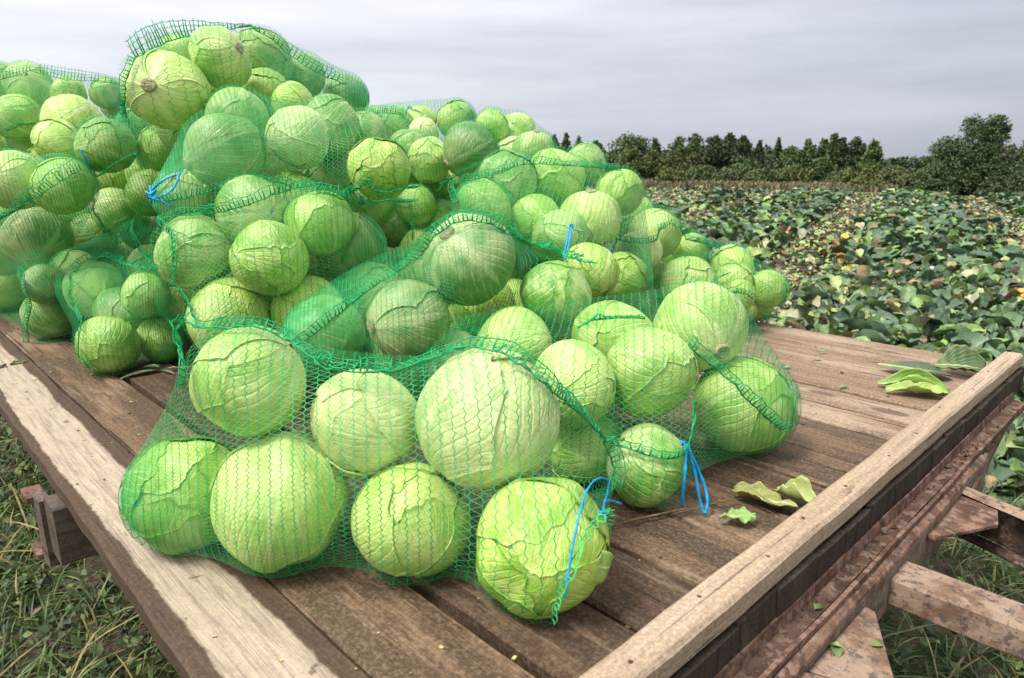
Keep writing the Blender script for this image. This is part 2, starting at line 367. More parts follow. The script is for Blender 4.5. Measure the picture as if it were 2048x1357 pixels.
def scatter(shape, pos, yaw, pitch, roll, scale, tint, vj=0.0, rib=None):
    """many copies of one leaf in one mesh, vectorised"""
    v0, q0 = shape; n = len(pos)
    cy, sy, cp, sp_, cr, sr = np.cos(yaw), np.sin(yaw), np.cos(pitch), np.sin(pitch), np.cos(roll), np.sin(roll)
    x, y, z = v0[:, 0][None], v0[:, 1][None], v0[:, 2][None]
    y1 = cr[:, None] * y - sr[:, None] * z; z1 = sr[:, None] * y + cr[:, None] * z
    x2 = cp[:, None] * x - sp_[:, None] * z1; z2 = sp_[:, None] * x + cp[:, None] * z1
    X = cy[:, None] * x2 - sy[:, None] * y1; Y = sy[:, None] * x2 + cy[:, None] * y1
    P = np.stack([X, Y, z2], -1) * scale[:, None, None] + pos[:, None, :]
    Q = (q0[None] + (np.arange(n) * len(v0))[:, None, None]).reshape(-1, q0.shape[1])
    col = np.repeat(tint[:, None, :], len(v0), 1)
    if rib is not None:
        k = rib[None, :, None]; col = col * (1 - k) + k * (col * 0.35 + np.array([0.36, 0.42, 0.22]))
    return P.reshape(-1, 3), Q, col.reshape(-1, 3)
def join(name, parts, mats, smooth=True):
    off = 0; v = []; q = []; c = []
    for a, b, d in parts:
        v.append(a); q.append(b + off); c.append(d); off += len(a)
    ks = sorted({f.shape[1] for f in q})
    return mesh_np(name, np.concatenate(v), [np.concatenate([f for f in q if f.shape[1] == k]) for k in ks], smooth, mats, col=np.concatenate(c))
LEAFCOL = np.array([[0.050, 0.110, 0.066], [0.080, 0.165, 0.086], [0.115, 0.22, 0.085], [0.22, 0.38, 0.075], [0.46, 0.56, 0.17],
                    [0.48, 0.48, 0.30], [0.42, 0.29, 0.14], [0.55, 0.37, 0.025], [0.17, 0.09, 0.04]])
def pick(n, w):
    w = np.asarray(w, float); k = npr.choice(len(LEAFCOL), n, p=w / w.sum())
    return LEAFCOL[k] * npr.uniform(0.7, 1.3, (n, 1)) * npr.uniform(0.92, 1.08, (n, 3))

# field: rows run away to the right of the trailer
ROWD = np.array([math.sin(math.radians(28)), math.cos(math.radians(28))]); ROWN = np.array([ROWD[1], -ROWD[0]])
def edge_far(az):                                   # where the field stops, along a bearing
    A = np.array([8.4, 44.0]); B = np.array([25.7, 34.6]); d = np.array([math.sin(az), math.cos(az)])
    n = np.array([-(B - A)[1], (B - A)[0]]); return float(np.dot(A, n) / np.dot(d, n))
def on_trailer(x, y, m=0.25):
    u = x * U[0] + y * U[1]; v = x * V[0] + y * V[1]
    return (v > 0.2 - m) & (v < 2.75 + m) & (u > -0.4 - m) & (u < 6.4)
def polar(n, r0, r1, a0, a1, pw=1.0):
    az = np.radians(npr.uniform(a0, a1, n)); r = np.sqrt(npr.uniform(r0 ** 2, r1 ** 2, n)); return np.sin(az) * r, np.cos(az) * r, az, r
def field_ok(x, y, az, r):
    far = np.array([edge_far(a) for a in az]) - 0.4
    vv = x * V[0] + y * V[1]; uu = x * U[0] + y * U[1]
    near = (vv > 3.0) | (r > 7.5)
    near &= ~((uu < 0.9) & (vv < 4.1))
    return (r < far) & ~on_trailer(x, y) & near
def band(x, y):                                     # stripped lanes between the standing rows, 0..1
    s = x * ROWN[0] + y * ROWN[1] + .35 * wob(x * .35, y * .35, 77)
    d = np.abs((s + 1.1 + 2.0) % 4.0 - 2.0)
    far = ((s < -5.6) & (np.hypot(x, y) > 26)) * .8
    return np.clip(np.maximum(1.75 - d / 0.62, far), 0.04, 1)
NW = 5
rib5 = np.zeros((6, 5)); rib5[:, 2] = np.linspace(0.85, 0.25, 6); rib5[2::2, :] += 0.10; rib5 = rib5.ravel()
shapes_hi = [leaf_shape(6, 5, 1, 0.86, s, c_, b_, w_, True) for s, c_, b_, w_ in ((1, .75, .6, .16), (2, .45, .4, .22), (3, -.55, .7, .16), (4, .95, .3, .22))]
shapes_mid = [leaf_shape(4, 3, 1, 0.90, s, c_, b_, w_, True) for s, c_, b_, w_ in ((11, .75, .6, .14), (12, -.5, .5, .18), (13, .9, .6, .14))]
shapes_lo = [leaf_shape(3, 2, 1, 0.8, s, 0, b_, 0) for s, b_ in ((21, .6), (22, .3))]
parts = []
def litter(n, r0, r1, a0, a1, shapes, rib, sc, hmax):
    x, y, az, r = polar(n, r0, r1, a0, a1); k = field_ok(x, y, az, r); x, y, az, r = x[k], y[k], az[k], r[k]
    b = band(x, y); lean = npr.random(len(x)) < b
    for i, sh in enumerate(shapes):
        for lane in (True, False):
            m = (np.arange(len(x)) % len(shapes) == i) & (lean == lane); c = int(m.sum())
            if not c: continue
            if lane: tint = pick(c, [2, 3, 4, 4, 8, 9, 7, 1.6, 5]); pit = npr.normal(0.0, 0.3, c); h = npr.uniform(0.0, 0.03, c); s_ = npr.uniform(0.25, 0.62, c)
            else: tint = pick(c, [9, 11, 9, 6, 3.6, 2.4, 1.6, 0.6, 2]); pit = npr.normal(0.3, 0.5, c); h = npr.uniform(0.0, hmax, c); s_ = npr.uniform(0.45, 1.05, c)
            pos = np.stack([x[m], y[m], ground_z(x[m], y[m]) + 0.02 + h], 1)
            parts.append(scatter(sh, pos, npr.uniform(0, 6.283, c), pit, npr.normal(0, 0.4, c), s_ * sc, tint, rib=rib))
litter(6500, 3.0, 12, 6, 56, shapes_hi, rib5, 0.22, 0.12)
litter(10000, 12, 24, -4, 48, shapes_mid, None, 0.24, 0.14)
litter(20000, 24, 48, -8, 46, shapes_lo, None, 0.27, 0.10)
litter(2500, 6.5, 40, -48, -4, shapes_lo, None, 0.34, 0.16)
tag(obj('field_litter', join('field_litter', parts, [M['leaf']])), kind='stuff')

# standing cut plants: rosettes of big outer leaves; the nearer ones are individuals
PL = [leaf_shape(8, 7, 1, 0.95, 40 + s, c_, b_, w_, True) for s, (c_, b_, w_) in enumerate(((.75, .85, .16), (.95, .55, .20), (.55, 1.05, .18), (.85, .7, .24)))]
rib7 = np.zeros((8, 7)); rib7[:, 3] = np.linspace(1, 0.45, 8); rib7[1::2, :] += 0.16; rib7 = np.clip(rib7, 0, 1).ravel()
plant_meshes = []
for i, sh in enumerate(PL):
    for tone in range(4):
        col0 = np.array([[0.054, 0.118, 0.072], [0.084, 0.17, 0.088], [0.15, 0.28, 0.085], [0.42, 0.54, 0.14]][tone]); c = np.repeat(col0[None], len(sh[0]), 0); k = rib7[:, None]
        plant_meshes.append(mesh_np('plant_leaf', sh[0], sh[1], True, [M['leaf']], col=c * (1 - k) + k * (c * 0.3 + np.array([0.30, 0.36, 0.20]))))
stump = MB(); stump.tube([(0, 0, -0.02), (0, 0, 0.05), (0.005, 0, 0.10)], [0.028, 0.024, 0.027], 8)
stump_me = stump.mesh('plant_stump', [M['stem']], True)
cand = []
for a in range(-70, 90):
    for b in range(0, 160):
        s = a * 0.62; t = 2.0 + b * 0.52
        p = ROWN * (s + rnd.uniform(-.1, .1)) + ROWD * (t + rnd.uniform(-.16, .16))
        r = math.hypot(*p); az = math.atan2(p[0], p[1])
        if not (math.radians(-6) < az < math.radians(52)) or r < 3.2 or r > 46: continue
        x, y = np.array([p[0]]), np.array([p[1]])
        if not field_ok(x, y, np.array([az]), np.array([r]))[0]: continue
        if rnd.random() < band(x, y)[0] * 1.05 - 0.02: continue
        cand.append((r, p[0], p[1]))
cand.sort()
near_plants = cand[:120]; far_plants = cand[120:]
for k, (r, x, y) in enumerate(near_plants):
    root = empty('cabbage_plant', (x, y, float(ground_z(x, y))), rnd.uniform(0, 6.28))
    tag(root, 'cut cabbage plant with spreading dark green outer leaves left standing in the field', 'cabbage plant', 'cut plants left in the field')
    nl = rnd.choice((7, 8, 9)) if r < 10 else 6
    for i in range(nl):
        o = obj('leaf', plant_meshes[rnd.randrange(4) * 4 + rnd.choices((0, 1, 2, 3), (6, 5, 2, .5))[0]], root, (0, 0, rnd.uniform(0.01, 0.05)),
                (rnd.gauss(0, .3), -rnd.uniform(0.02, 0.95), i * 6.283 / nl + rnd.uniform(-.4, .4)))
        o.scale = [rnd.uniform(0.16, 0.30)] * 3
    obj('stump', stump_me, root)
parts = []
if far_plants:
    fp = np.array([(x, y) for r, x, y in far_plants])
    for i in range(6):
        n = len(fp)
        pos = np.stack([fp[:, 0], fp[:, 1], ground_z(fp[:, 0], fp[:, 1]) + npr.uniform(0.02, 0.10, n)], 1)
        parts.append(scatter(shapes_mid[i % 3], pos, i * 1.047 + npr.uniform(-.5, .5, n), npr.uniform(0.1, 0.75, n), npr.normal(0, .4, n), npr.uniform(0.20, 0.34, n), pick(n, [10, 9, 6, 2.5, 1, .8, .2, .1, .2])))
    tag(obj('distant_cabbage_plants', join('distant_cabbage_plants', parts, [M['leaf']])), kind='stuff')

# rough grass strip beyond the field
parts = []
n = 34000
tt_ = npr.uniform(-1.6, 2.2, n); dd_ = npr.gamma(1.6, 4.5, n)
A = np.array([8.4, 44.0]); B = np.array([25.7, 34.6]); nn = np.array([-(B - A)[1], (B - A)[0]]); nn = -nn / np.linalg.norm(nn) * np.sign(-nn[1]) if nn[1] < 0 else nn / np.linalg.norm(nn)
gp = A + np.outer(tt_, B - A) + np.outer(dd_, nn)
blade = (np.array([[0, -0.12, 0], [0, 0.12, 0], [0.12, 0.09, 0.6], [0.12, -0.07, 0.6], [0.34, 0.0, 1.0]]), np.array([[0, 1, 2, 3]]))
gcol = np.array([[0.26, 0.155, 0.085], [0.34, 0.235, 0.13], [0.16, 0.125, 0.05], [0.08, 0.105, 0.03]])
k = npr.choice(4, n, p=[.38, .30, .18, .14])
k = np.where((dd_ < 2.2) & (npr.random(n) < .6), 3, k)
parts.append(scatter(blade, np.stack([gp[:, 0], gp[:, 1], np.zeros(n)], 1), npr.uniform(0, 6.28, n), npr.normal(0, .2, n), npr.normal(0, .2, n), npr.uniform(0.22, 0.62, n), gcol[k] * npr.uniform(.7, 1.25, (n, 1))))
tag(obj('dry_grass', join('dry_grass', parts, [M['weed']], False)), kind='stuff')

# ---------------------------------------------------------------- trees and bushes beyond the field
quad = (np.array([[0, -.5, 0], [.5, -.1, .12], [1, 0, 0], [.5, .5, -.05]]), np.array([[0, 1, 2, 3]]))
def crown_mesh(name, H, R, kind, seed, tint, nleaf, leaf):
    r = np.random.default_rng(seed)
    if kind == 'conifer':
        h = r.beta(1.15, 1.9, nleaf); rad = (1 - h) ** 0.85 * R * (0.75 + 0.45 * np.sin(h * 60 + seed)) ; a = r.uniform(0, 6.283, nleaf)
        q = np.sqrt(r.uniform(.25, 1, nleaf)); P = np.stack([np.cos(a) * rad * q, np.sin(a) * rad * q, H * (0.06 + 0.94 * h) - 0.16 * rad * q], 1)
    else:
        nc = {'tall': 60, 'round': 60, 'bush': 44, 'birch': 52, 'spire': 90}[kind]
        base = {'tall': .10, 'round': .06, 'bush': .0, 'birch': .14, 'spire': .03}[kind]
        h = r.uniform(0, 1, nc) ** (0.85 if kind != 'spire' else 1.1)
        if kind == 'tall': prof = np.clip(np.sin(np.pi * (h * .82 + .16)), 0.12, 1) ** .7
        elif kind == 'birch': prof = np.clip(1.05 - h, 0.1, 1) ** .7
        elif kind == 'spire': prof = np.clip(1.12 - 0.98 * h, .12, 1) ** .85
        else: prof = np.clip(np.sqrt(np.clip(1 - (h * 1.0) ** 2.2, 0, 1)), .1, 1)
        a = r.uniform(0, 6.283, nc); q = np.sqrt(r.uniform(0, 1, nc)) * .86
        C_ = np.stack([np.cos(a) * prof * R * q, np.sin(a) * prof * R * q, H * (base + (1 - base) * h * .95)], 1)
        cr = R * r.uniform(.22, .42, nc) * (0.72 if kind == 'spire' else .85 if kind == 'tall' else 1); cr = cr * (.38 + .62 * np.clip(prof, 0, 1)); w = cr ** 2 / (cr ** 2).sum()
        k = r.choice(nc, nleaf, p=w); d = r.normal(0, 1, (nleaf, 3)); d /= np.linalg.norm(d, axis=1)[:, None]
        P = C_[k] + d * (cr[k] * r.uniform(.45, 1.05, nleaf) ** .6)[:, None] * np.array([1, 1, .85])
        P[:, 2] = np.maximum(P[:, 2], .03 * H)
    tn = tint[None] * r.uniform(.55, 1.5, (nleaf, 1)) * r.uniform(.9, 1.12, (nleaf, 3))
    a_, b_, c_ = scatter(quad, P, r.uniform(0, 6.283, nleaf), r.uniform(-1.2, 1.2, nleaf), r.uniform(-1, 1, nleaf), leaf * r.uniform(.6, 1.4, nleaf), tn)
    return mesh_np(name, a_, b_, False, [M['crown']], col=c_)
def tree(name, px, base_y, top_y, hw, kind, tint, label, cat, seed, group='trees and bushes beyond the field', nleaf=2200):
    cp_, sp_ = math.cos(math.atan(358 / 1391)), math.sin(math.atan(358 / 1391))
    bb = (678.5 - base_y) / 1391; dist = min(CAMZ / max(1e-4, sp_ - bb * cp_), 120)   # where its foot stands on the flat field
    x, y = (px - 1024) / 1391 * dist, dist * (cp_ + bb * sp_)
    bt = (678.5 - top_y) / 1391
    H = CAMZ + y * (bt * cp_ - sp_) / (cp_ + bt * sp_); R = hw * 1.18 / 1391 * dist
    root = empty(name, (x, y, -0.02), seed * 1.3 % 6.28)
    tag(root, label, cat, group)
    leaf = max(0.13, dist * 0.0040)
    obj('crown', crown_mesh('crown', H, R, kind, seed, np.array(tint), nleaf, leaf), root)
    t = MB(); tr = max(.03, H * .018); top = H * (.85 if kind != 'bush' else .5)
    t.tube([(0, 0, -.1), (tr * .5, 0, top * .35), (-tr * .4, tr * .3, top * .7), (0, 0, top)], [tr, tr * .8, tr * .5, tr * .12], 6)
    q = random.Random(seed)
    for k in range(7):
        h = top * q.uniform(.2, .85); a = q.uniform(0, 6.28); l = R * q.uniform(.45, .8)
        t.tube([(0, 0, h), (math.cos(a) * l * .5, math.sin(a) * l * .5, h + l * .22), (math.cos(a) * l, math.sin(a) * l, h + l * .5)], [tr * .4, tr * .25, tr * .07], 5)
    obj('trunk', t.mesh('trunk', [M['bark']], True), root)
    return root
DK, MD, LT, OL = (.044, .084, .028), (.076, .136, .034), (.11, .18, .045), (.115, .150, .034)
TREES = [
 ('spruce_tree', 1108, 346, 268, 20, 'conifer', DK, 'dark spruce at the far left of the tree line, half behind the cabbages', 'tree'),
 ('spruce_tree', 1131, 346, 266, 18, 'conifer', DK, 'dark spruce, tallest of the three close together beside the cabbage ridge', 'tree'),
 ('spruce_tree', 1156, 346, 274, 18, 'conifer', DK, 'dark spruce at the right of the three beside the cabbage ridge', 'tree'),
 ('pine_tree', 1190, 348, 283, 17, 'tall', DK, 'small lone dark tree with gaps of sky on both sides', 'tree'),
 ('broad_tree', 1254, 354, 266, 42, 'round', MD, 'broad dark tree rising behind a round bush left of the tall group', 'tree'),
 ('slim_tree', 1308, 352, 277, 14, 'birch', MD, 'slim pointed tree right beside the broad dark tree', 'tree'),
 ('tall_tree', 1358, 353, 275, 24, 'tall', MD, 'leafy tree at the left end of the tall group', 'tree'),
 ('tall_tree', 1386, 352, 268, 20, 'tall', MD, 'leafy tree second from left in the tall group', 'tree'),
 ('tall_tree', 1420, 353, 271, 24, 'tall', DK, 'dark leafy tree in the middle of the tall group', 'tree'),
 ('tall_tree', 1455, 353, 266, 20, 'tall', DK, 'dark leafy tree with the highest top of the tall group', 'tree'),
 ('tall_tree', 1480, 354, 270, 17, 'tall', DK, 'dark leafy tree at the right end of the tall group', 'tree'),
 ('spruce_tree', 1514, 352, 282, 15, 'conifer', DK, 'lone spruce right of the tall group with a pointed top', 'tree'),
 ('slim_tree', 1551, 353, 277, 11, 'conifer', DK, 'very slim spiky tree right of the lone spruce', 'tree'),
 ('leafy_tree', 1577, 354, 296, 24, 'round', MD, 'low rounded tree between two spiky ones', 'tree'),
 ('leafy_tree', 1610, 354, 281, 19, 'birch', MD, 'pointed green tree left of the close trio', 'tree'),
 ('leafy_tree', 1642, 354, 275, 17, 'birch', MD, 'pointed tree at the left of the close trio', 'tree'),
 ('leafy_tree', 1659, 355, 267, 15, 'birch', MD, 'pointed tree at the middle of the close trio', 'tree'),
 ('leafy_tree', 1676, 355, 275, 17, 'birch', DK, 'pointed tree at the right of the close trio', 'tree'),
 ('tall_tree', 1703, 355, 275, 20, 'tall', DK, 'dark oval tree between the trio and a paler birch', 'tree'),
 ('birch_tree', 1739, 362, 281, 23, 'birch', LT, 'pale pointed birch at the right end of the tree line before the gap', 'tree'),
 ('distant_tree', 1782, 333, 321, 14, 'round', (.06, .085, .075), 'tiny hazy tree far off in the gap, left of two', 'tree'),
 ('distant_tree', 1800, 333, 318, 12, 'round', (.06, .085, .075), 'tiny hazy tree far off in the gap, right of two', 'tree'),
 ('young_tree', 1846, 380, 312, 10, 'birch', MD, 'thin young tree left of the big double topped tree', 'tree'),
 ('big_tree', 1926, 391, 221, 64, 'spire', (.056, .112, .030), 'tallest leafy tree at the right of the field, left of its two close tops', 'tree'),
 ('big_tree', 1970, 392, 226, 54, 'spire', (.050, .100, .028), 'tall leafy tree pressed against the tallest one, on its right side', 'tree'),
 ('leafy_tree', 1884, 391, 272, 48, 'round', (.054, .108, .030), 'lower dark tree forming the left shoulder of the tallest tree', 'tree'),
 ('leafy_tree', 2014, 388, 290, 46, 'round', (.066, .084, .026), 'rounded olive tree right of the big double topped one', 'tree'),
 ('tall_tree', 2052, 386, 252, 20, 'tall', DK, 'dark tree cut by the photo\'s right edge', 'tree'),
 ('bush', 1258, 364, 297, 31, 'bush', OL, 'round olive bush in front of the broad dark tree', 'bush'),
 ('bush', 1304, 364, 304, 27, 'bush', OL, 'round bush second from left in the field edge row', 'bush'),
 ('bush', 1350, 363, 302, 30, 'bush', (.088, .126, .034), 'round bush below the left end of the tall group', 'bush'),
 ('bush', 1386, 362, 306, 22, 'bush', (.085, .09, .028), 'brownish bush below the second tall tree', 'bush'),
 ('bush', 1340, 371, 343, 30, 'bush', OL, 'low flat bush at the field edge under the round ones', 'bush'),
 ('bush', 1405, 369, 334, 38, 'bush', (.088, .13, .036), 'wide low willow bush left of three along the grass', 'bush'),
 ('bush', 1468, 369, 336, 38, 'bush', (.088, .13, .036), 'wide low willow bush in the middle of three along the grass', 'bush'),
 ('bush', 1530, 371, 340, 34, 'bush', (.088, .13, .036), 'wide low willow bush right of three along the grass', 'bush'),
 ('bush', 1488, 362, 318, 30, 'bush', MD, 'dark bush below the right end of the tall group', 'bush'),
 ('bush', 1585, 371, 334, 34, 'bush', OL, 'low bush below the low rounded tree', 'bush'),
 ('bush', 1642, 370, 316, 30, 'bush', MD, 'dark round bush below the close trio', 'bush'),
 ('bush', 1697, 373, 340, 32, 'bush', OL, 'low bush below the dark oval tree', 'bush'),
 ('bush', 1727, 381, 357, 30, 'bush', OL, 'small low bush nearest the field below the pale birch', 'bush'),
 ('bush', 1785, 378, 336, 40, 'bush', (.105, .13, .036), 'olive scrub filling the gap below the tiny distant trees', 'bush'),
 ('bush', 1830, 385, 346, 34, 'bush', (.105, .13, .036), 'olive scrub left of the big tree\'s foot', 'bush'),
 ('bush', 1872, 392, 335, 36, 'bush', (.054, .098, .028), 'dark scrub at the left foot of the big tree', 'bush'),
 ('bush', 1995, 394, 345, 40, 'bush', (.06, .10, .03), 'dark scrub at the right foot of the big tree', 'bush'),
 ('bush', 2048, 394, 340, 34, 'bush', (.06, .10, .03), 'dark scrub cut by the photo\'s right edge', 'bush'),
]
for i, (nm, px, by, ty, hw, kd, tn, lb, ct) in enumerate(TREES):
    tree(nm, px, by, ty, hw, kd, tn, lb, ct, 100 + i, nleaf={'spire': 7500, 'round': 4200, 'bush': 3400, 'conifer': 3200}.get(kd, 3600))

# the wood behind the single trees, one dark mass
nw_ = 42000; kx = npr.uniform(0, 1, nw_); dwood = 100 + npr.uniform(0, 26, nw_)
azw = np.arctan2(1050 + kx * 900 - 1024, 1391 * 1.02); hw_ = (2.7 + .8 * wob(kx * 60, kx * 0, 91) + .5 * wob(kx * 210, kx * 0, 92)) * np.clip((.80 - kx) * 9, .62, 1)
zw = npr.beta(1.2, 1.3, nw_) * np.maximum(hw_, .8)
parts = [scatter(quad, np.stack([np.sin(azw) * dwood, np.cos(azw) * dwood, zw], 1), npr.uniform(0, 6.28, nw_), npr.uniform(-1.2, 1.2, nw_), npr.uniform(-1, 1, nw_), npr.uniform(.35, .8, nw_), np.array([.045, .078, .030])[None] * npr.uniform(.5, 1.5, (nw_, 1)))]
tag(obj('distant_wood', join('distant_wood', parts, [M['crown']], False)), kind='stuff')

# ---------------------------------------------------------------- weeds and turf round the trailer
def weed_zone(x, y):
    u = x * U[0] + y * U[1]; v = x * V[0] + y * V[1]
    left = (v < 0.8) & (u > 0.3) & (u < 6.5) & (v > -1.5)
    right = (u < 0.75) & (u > -1.6) & (v > 0.6) & (v < 6.0)
    return left, right
n = 120000
u_ = npr.uniform(-1.5, 6.5, n); v_ = npr.uniform(-1.5, 5.6, n); xs = u_ * U[0] + v_ * V[0]; ys = u_ * U[1] + v_ * V[1]
l_, r_ = weed_zone(xs, ys); clump = wob(xs * 2.2, ys * 2.2, 55) + .6 * wob(xs * 6, ys * 6, 56)
keep = (l_ | r_) & (clump > -.55 + npr.normal(0, .25, n)); xs, ys = xs[keep], ys[keep]; n = len(xs)
wcol = np.array([[.022, .048, .008], [.042, .090, .013], [.085, .155, .020], [.14, .23, .035], [.32, .24, .08], [.10, .07, .035]])
parts = []
wl = leaf_shape(3, 3, 1, .62, 71, .3, .5, .1); gb = leaf_shape(4, 2, 1, .045, 72, 0, 1.1, 0)
third = n * 2 // 5
idx = npr.permutation(n); a1, a2 = idx[:third], idx[third:]
k = npr.choice(6, len(a1), p=[.30, .34, .22, .07, .04, .03])
parts.append(scatter(wl, np.stack([xs[a1], ys[a1], ground_z(xs[a1], ys[a1]) + npr.uniform(.0, .10, len(a1))], 1), npr.uniform(0, 6.28, len(a1)), npr.normal(.2, .5, len(a1)), npr.normal(0, .5, len(a1)), npr.gamma(4, .0075, len(a1)), wcol[k] * npr.uniform(.7, 1.3, (len(a1), 1))))
k = npr.choice(6, len(a2), p=[.16, .30, .28, .10, .12, .04])
parts.append(scatter(gb, np.stack([xs[a2], ys[a2], ground_z(xs[a2], ys[a2])], 1), npr.uniform(0, 6.28, len(a2)), npr.uniform(.15, 1.2, len(a2)), npr.normal(0, .3, len(a2)), npr.uniform(.05, .19, len(a2)), wcol[k] * npr.uniform(.7, 1.3, (len(a2), 1))))
n3 = 480
q = npr.choice(n, n3); parts.append(scatter(leaf_shape(4, 2, 1, .022, 73, 0, .5, 0), np.stack([xs[q], ys[q], ground_z(xs[q], ys[q]) + npr.uniform(.02, .10, n3)], 1), npr.uniform(0, 6.28, n3), npr.normal(.1, .25, n3), npr.normal(0, .3, n3), npr.uniform(.15, .5, n3), np.array([.30, .22, .085]) * npr.uniform(.5, 1.3, (n3, 1))))
tag(obj('weeds', join('weeds', parts, [M['weed']])), kind='stuff')
def stalk(name, pts, rad, label, mat='straw', leaves=()):
    m = MB(); m.tube(pts, rad, 7)
    for p, q in leaves: m.tube([p, tuple((np.array(p) + np.array(q)) / 2 + np.array([0, 0, .01])), q], [rad[0] * .5, rad[0] * .4, rad[0] * .12], 5)
    tag(obj(name, m.mesh(name, [M[mat]], True)), label, name.split('_')[-1])

# ---------------------------------------------------------------- trailer
TC = U * 3.0 + V * 1.5
trailer = empty('farm_trailer', (TC[0], TC[1], 0.0), math.atan2(-U[1], -U[0]))
tag(trailer, 'flatbed farm trailer with worn plank deck and rusty steel drawbar frame', 'trailer')
def tl(u, v, z): return (-(u - 3.0), v - 1.5, z)
def timber_mesh(name, L, w, h, mat, seed, step=0.06, rough=0.0015, wavy=0.0, bev=0.004, endj=0.0, loface=0.0, side=None):
    """sawn timber, long axis x, centred; the arrises wander and are worn"""
    n = max(4, int(L / step)); x = np.linspace(-L / 2, L / 2, n)
    prof = [(-w/2, -h/2+bev), (-w/2, h/2-bev), (-w/2+bev, h/2), (-w/6, h/2), (w/6, h/2), (w/2-bev, h/2), (w/2, h/2-bev), (w/2, -h/2+bev), (w/2-bev, -h/2), (-w/2+bev, -h/2)]
    r = np.random.default_rng(seed); k = len(prof); Vt = np.zeros((n, k, 3))
    e1 = wavy * wob(x * 2.2, x * 0, seed + 1) + rough * wob(x * 17, x * 0, seed + 2); e2 = wavy * 0.6 * wob(x * 2.0, x * 0, seed + 3) + rough * wob(x * 15, x * 0, seed + 4)
    if side is not None: e1 = e1 + side(x)
    for j, (py, pz) in enumerate(prof):
        yo = np.where(py < 0, e1, e2) * min(1, abs(py) / (w / 2)) ** 2
        zo = rough * 0.8 * wob(x * 11, x * 0 + j, seed + 6) - (0.0 if abs(py) < w / 3 else np.abs(rough * wob(x * 23, x * 0 + j * 3, seed + 8)))
        Vt[:, j] = np.stack([x, py + yo, pz + zo], 1)
    if endj: Vt[0, :, 0] += r.uniform(-endj, endj); Vt[-1, :, 0] += r.uniform(-endj, endj)
    i, j = np.meshgrid(np.arange(n - 1), np.arange(k), indexing='ij'); a = i * k + j; b = i * k + (j + 1) % k
    q = np.stack([a, a + k, b + k, b], -1).reshape(-1, 4)
    caps = [np.arange(k)[None], (np.arange(k)[::-1] + (n - 1) * k)[None]]
    return mesh_np(name, Vt.reshape(-1, 3), [q] + caps, False, [M[mat]])
VB = [.240, .4035, .568, .731, .890, 1.052, 1.222, 1.386, 1.553, 1.746, 1.877, 2.032, 2.20, 2.335, 2.475, 2.605, 2.715]
GAP = [0, .004, .018, .014, .008, .010, .009, .014, .012, .005, .015, .014, .010, .011, .009, .008, 0]
for i in range(16):
    v0, v1 = VB[i] + GAP[i] / 2, VB[i + 1] - GAP[i + 1] / 2; w = v1 - v0
    mt = 'plank_edge' if i == 0 else 'plank_wet' if i in (2, 3, 6) else 'plank' if i < 9 else 'plank_far'
    L = 5.6 + rnd.uniform(-.01, .01)
    wav = 0.010 if i == 0 else 0.0015
    o = obj('plank', timber_mesh('plank', L, w, .040, mt, 300 + i, .05, .0018, wav, .005), trailer, tl(.408 + rnd.uniform(0, .006) + L / 2, (v0 + v1) / 2, BED - .020 - (0 if i == 0 else rnd.uniform(0, .007))))
# headboard beam nailed across the plank ends
bl = 3.2
obj('headboard_beam', timber_mesh('headboard_beam', 2.46, .056, .043, 'beam', 41, .03, .0022, .004, .006, .004), trailer, tl(.433, 1.455, BED + .0225), (0, 0, math.pi / 2))
nails = MB()
for v in (.80, .842, .93):
    nails.tube([tl(.473, v, BED - .002), tl(.471, v, BED + .006), tl(.470, v, BED + .008)], [.0025, .0028, .006], 8)
obj('nail', nails.mesh('nail', [M['rust_dark']], True), trailer)
for v in (.62, .80, .97, 1.13, 1.31, 1.52, 1.70, 1.93, 2.16, 2.38):
    nl_ = MB(); uu = .433 + rnd.uniform(-.014, .014); nl_.tube([tl(uu, v, BED + .038), tl(uu, v, BED + .0448)], [.0026, .0034], 8)
    obj('nail', nl_.mesh('nail', [M['rust_dark']], True), trailer)
# short upright board ends behind the channel, under the beam
q = random.Random(21); v = .24; k = 0
while v < 2.70:
    w = q.uniform(.07, .17); w = min(w, 2.71 - v)
    o = obj('end_board', timber_mesh('end_board', .072, w - q.choice((.0015, .002, .005)), .012, 'end', 700 + k, .012, .0012, 0, .002), trailer, tl(.4015 + q.uniform(-.0025, .002), v + w / 2, BED - .038 + q.uniform(-.004, .002)), (0, math.pi / 2 + q.uniform(-.05, .05), 0))
    v += w; k += 1
# steel channel with caked dirt
def strip_mesh(name, prof, v0, v1, mat, seed, amp=.0015, n=110):
    """extrude a (u, z) profile along v with a little wear"""
    vs = np.linspace(v0, v1, n); k = len(prof); P = np.zeros((n, k, 3))
    for j, (u, z) in enumerate(prof):
        P[:, j] = np.stack([-(u - 3.0) + amp * wob(vs * 9, vs * 0 + j // 2, seed), vs - 1.5, z + amp * wob(vs * 7, vs * 0 + j // 2 + 5, seed + 1)], 1)
    i, j = np.meshgrid(np.arange(n - 1), np.arange(k), indexing='ij'); a = i * k + j; b = i * k + (j + 1) % k
    return mesh_np(name, P.reshape(-1, 3), [np.stack([a, a + k, b + k, b], -1).reshape(-1, 4), np.arange(k)[None], (np.arange(k)[::-1] + (n - 1) * k)[None]], False, [M[mat]])
obj('channel', strip_mesh('channel', [(.395, 1.000), (.391, 1.000), (.389, .975), (.362, .972), (.358, .984), (.350, .985), (.350, .962), (.395, .962)], .25, 2.56, 'rust', 51, .0025), trailer)
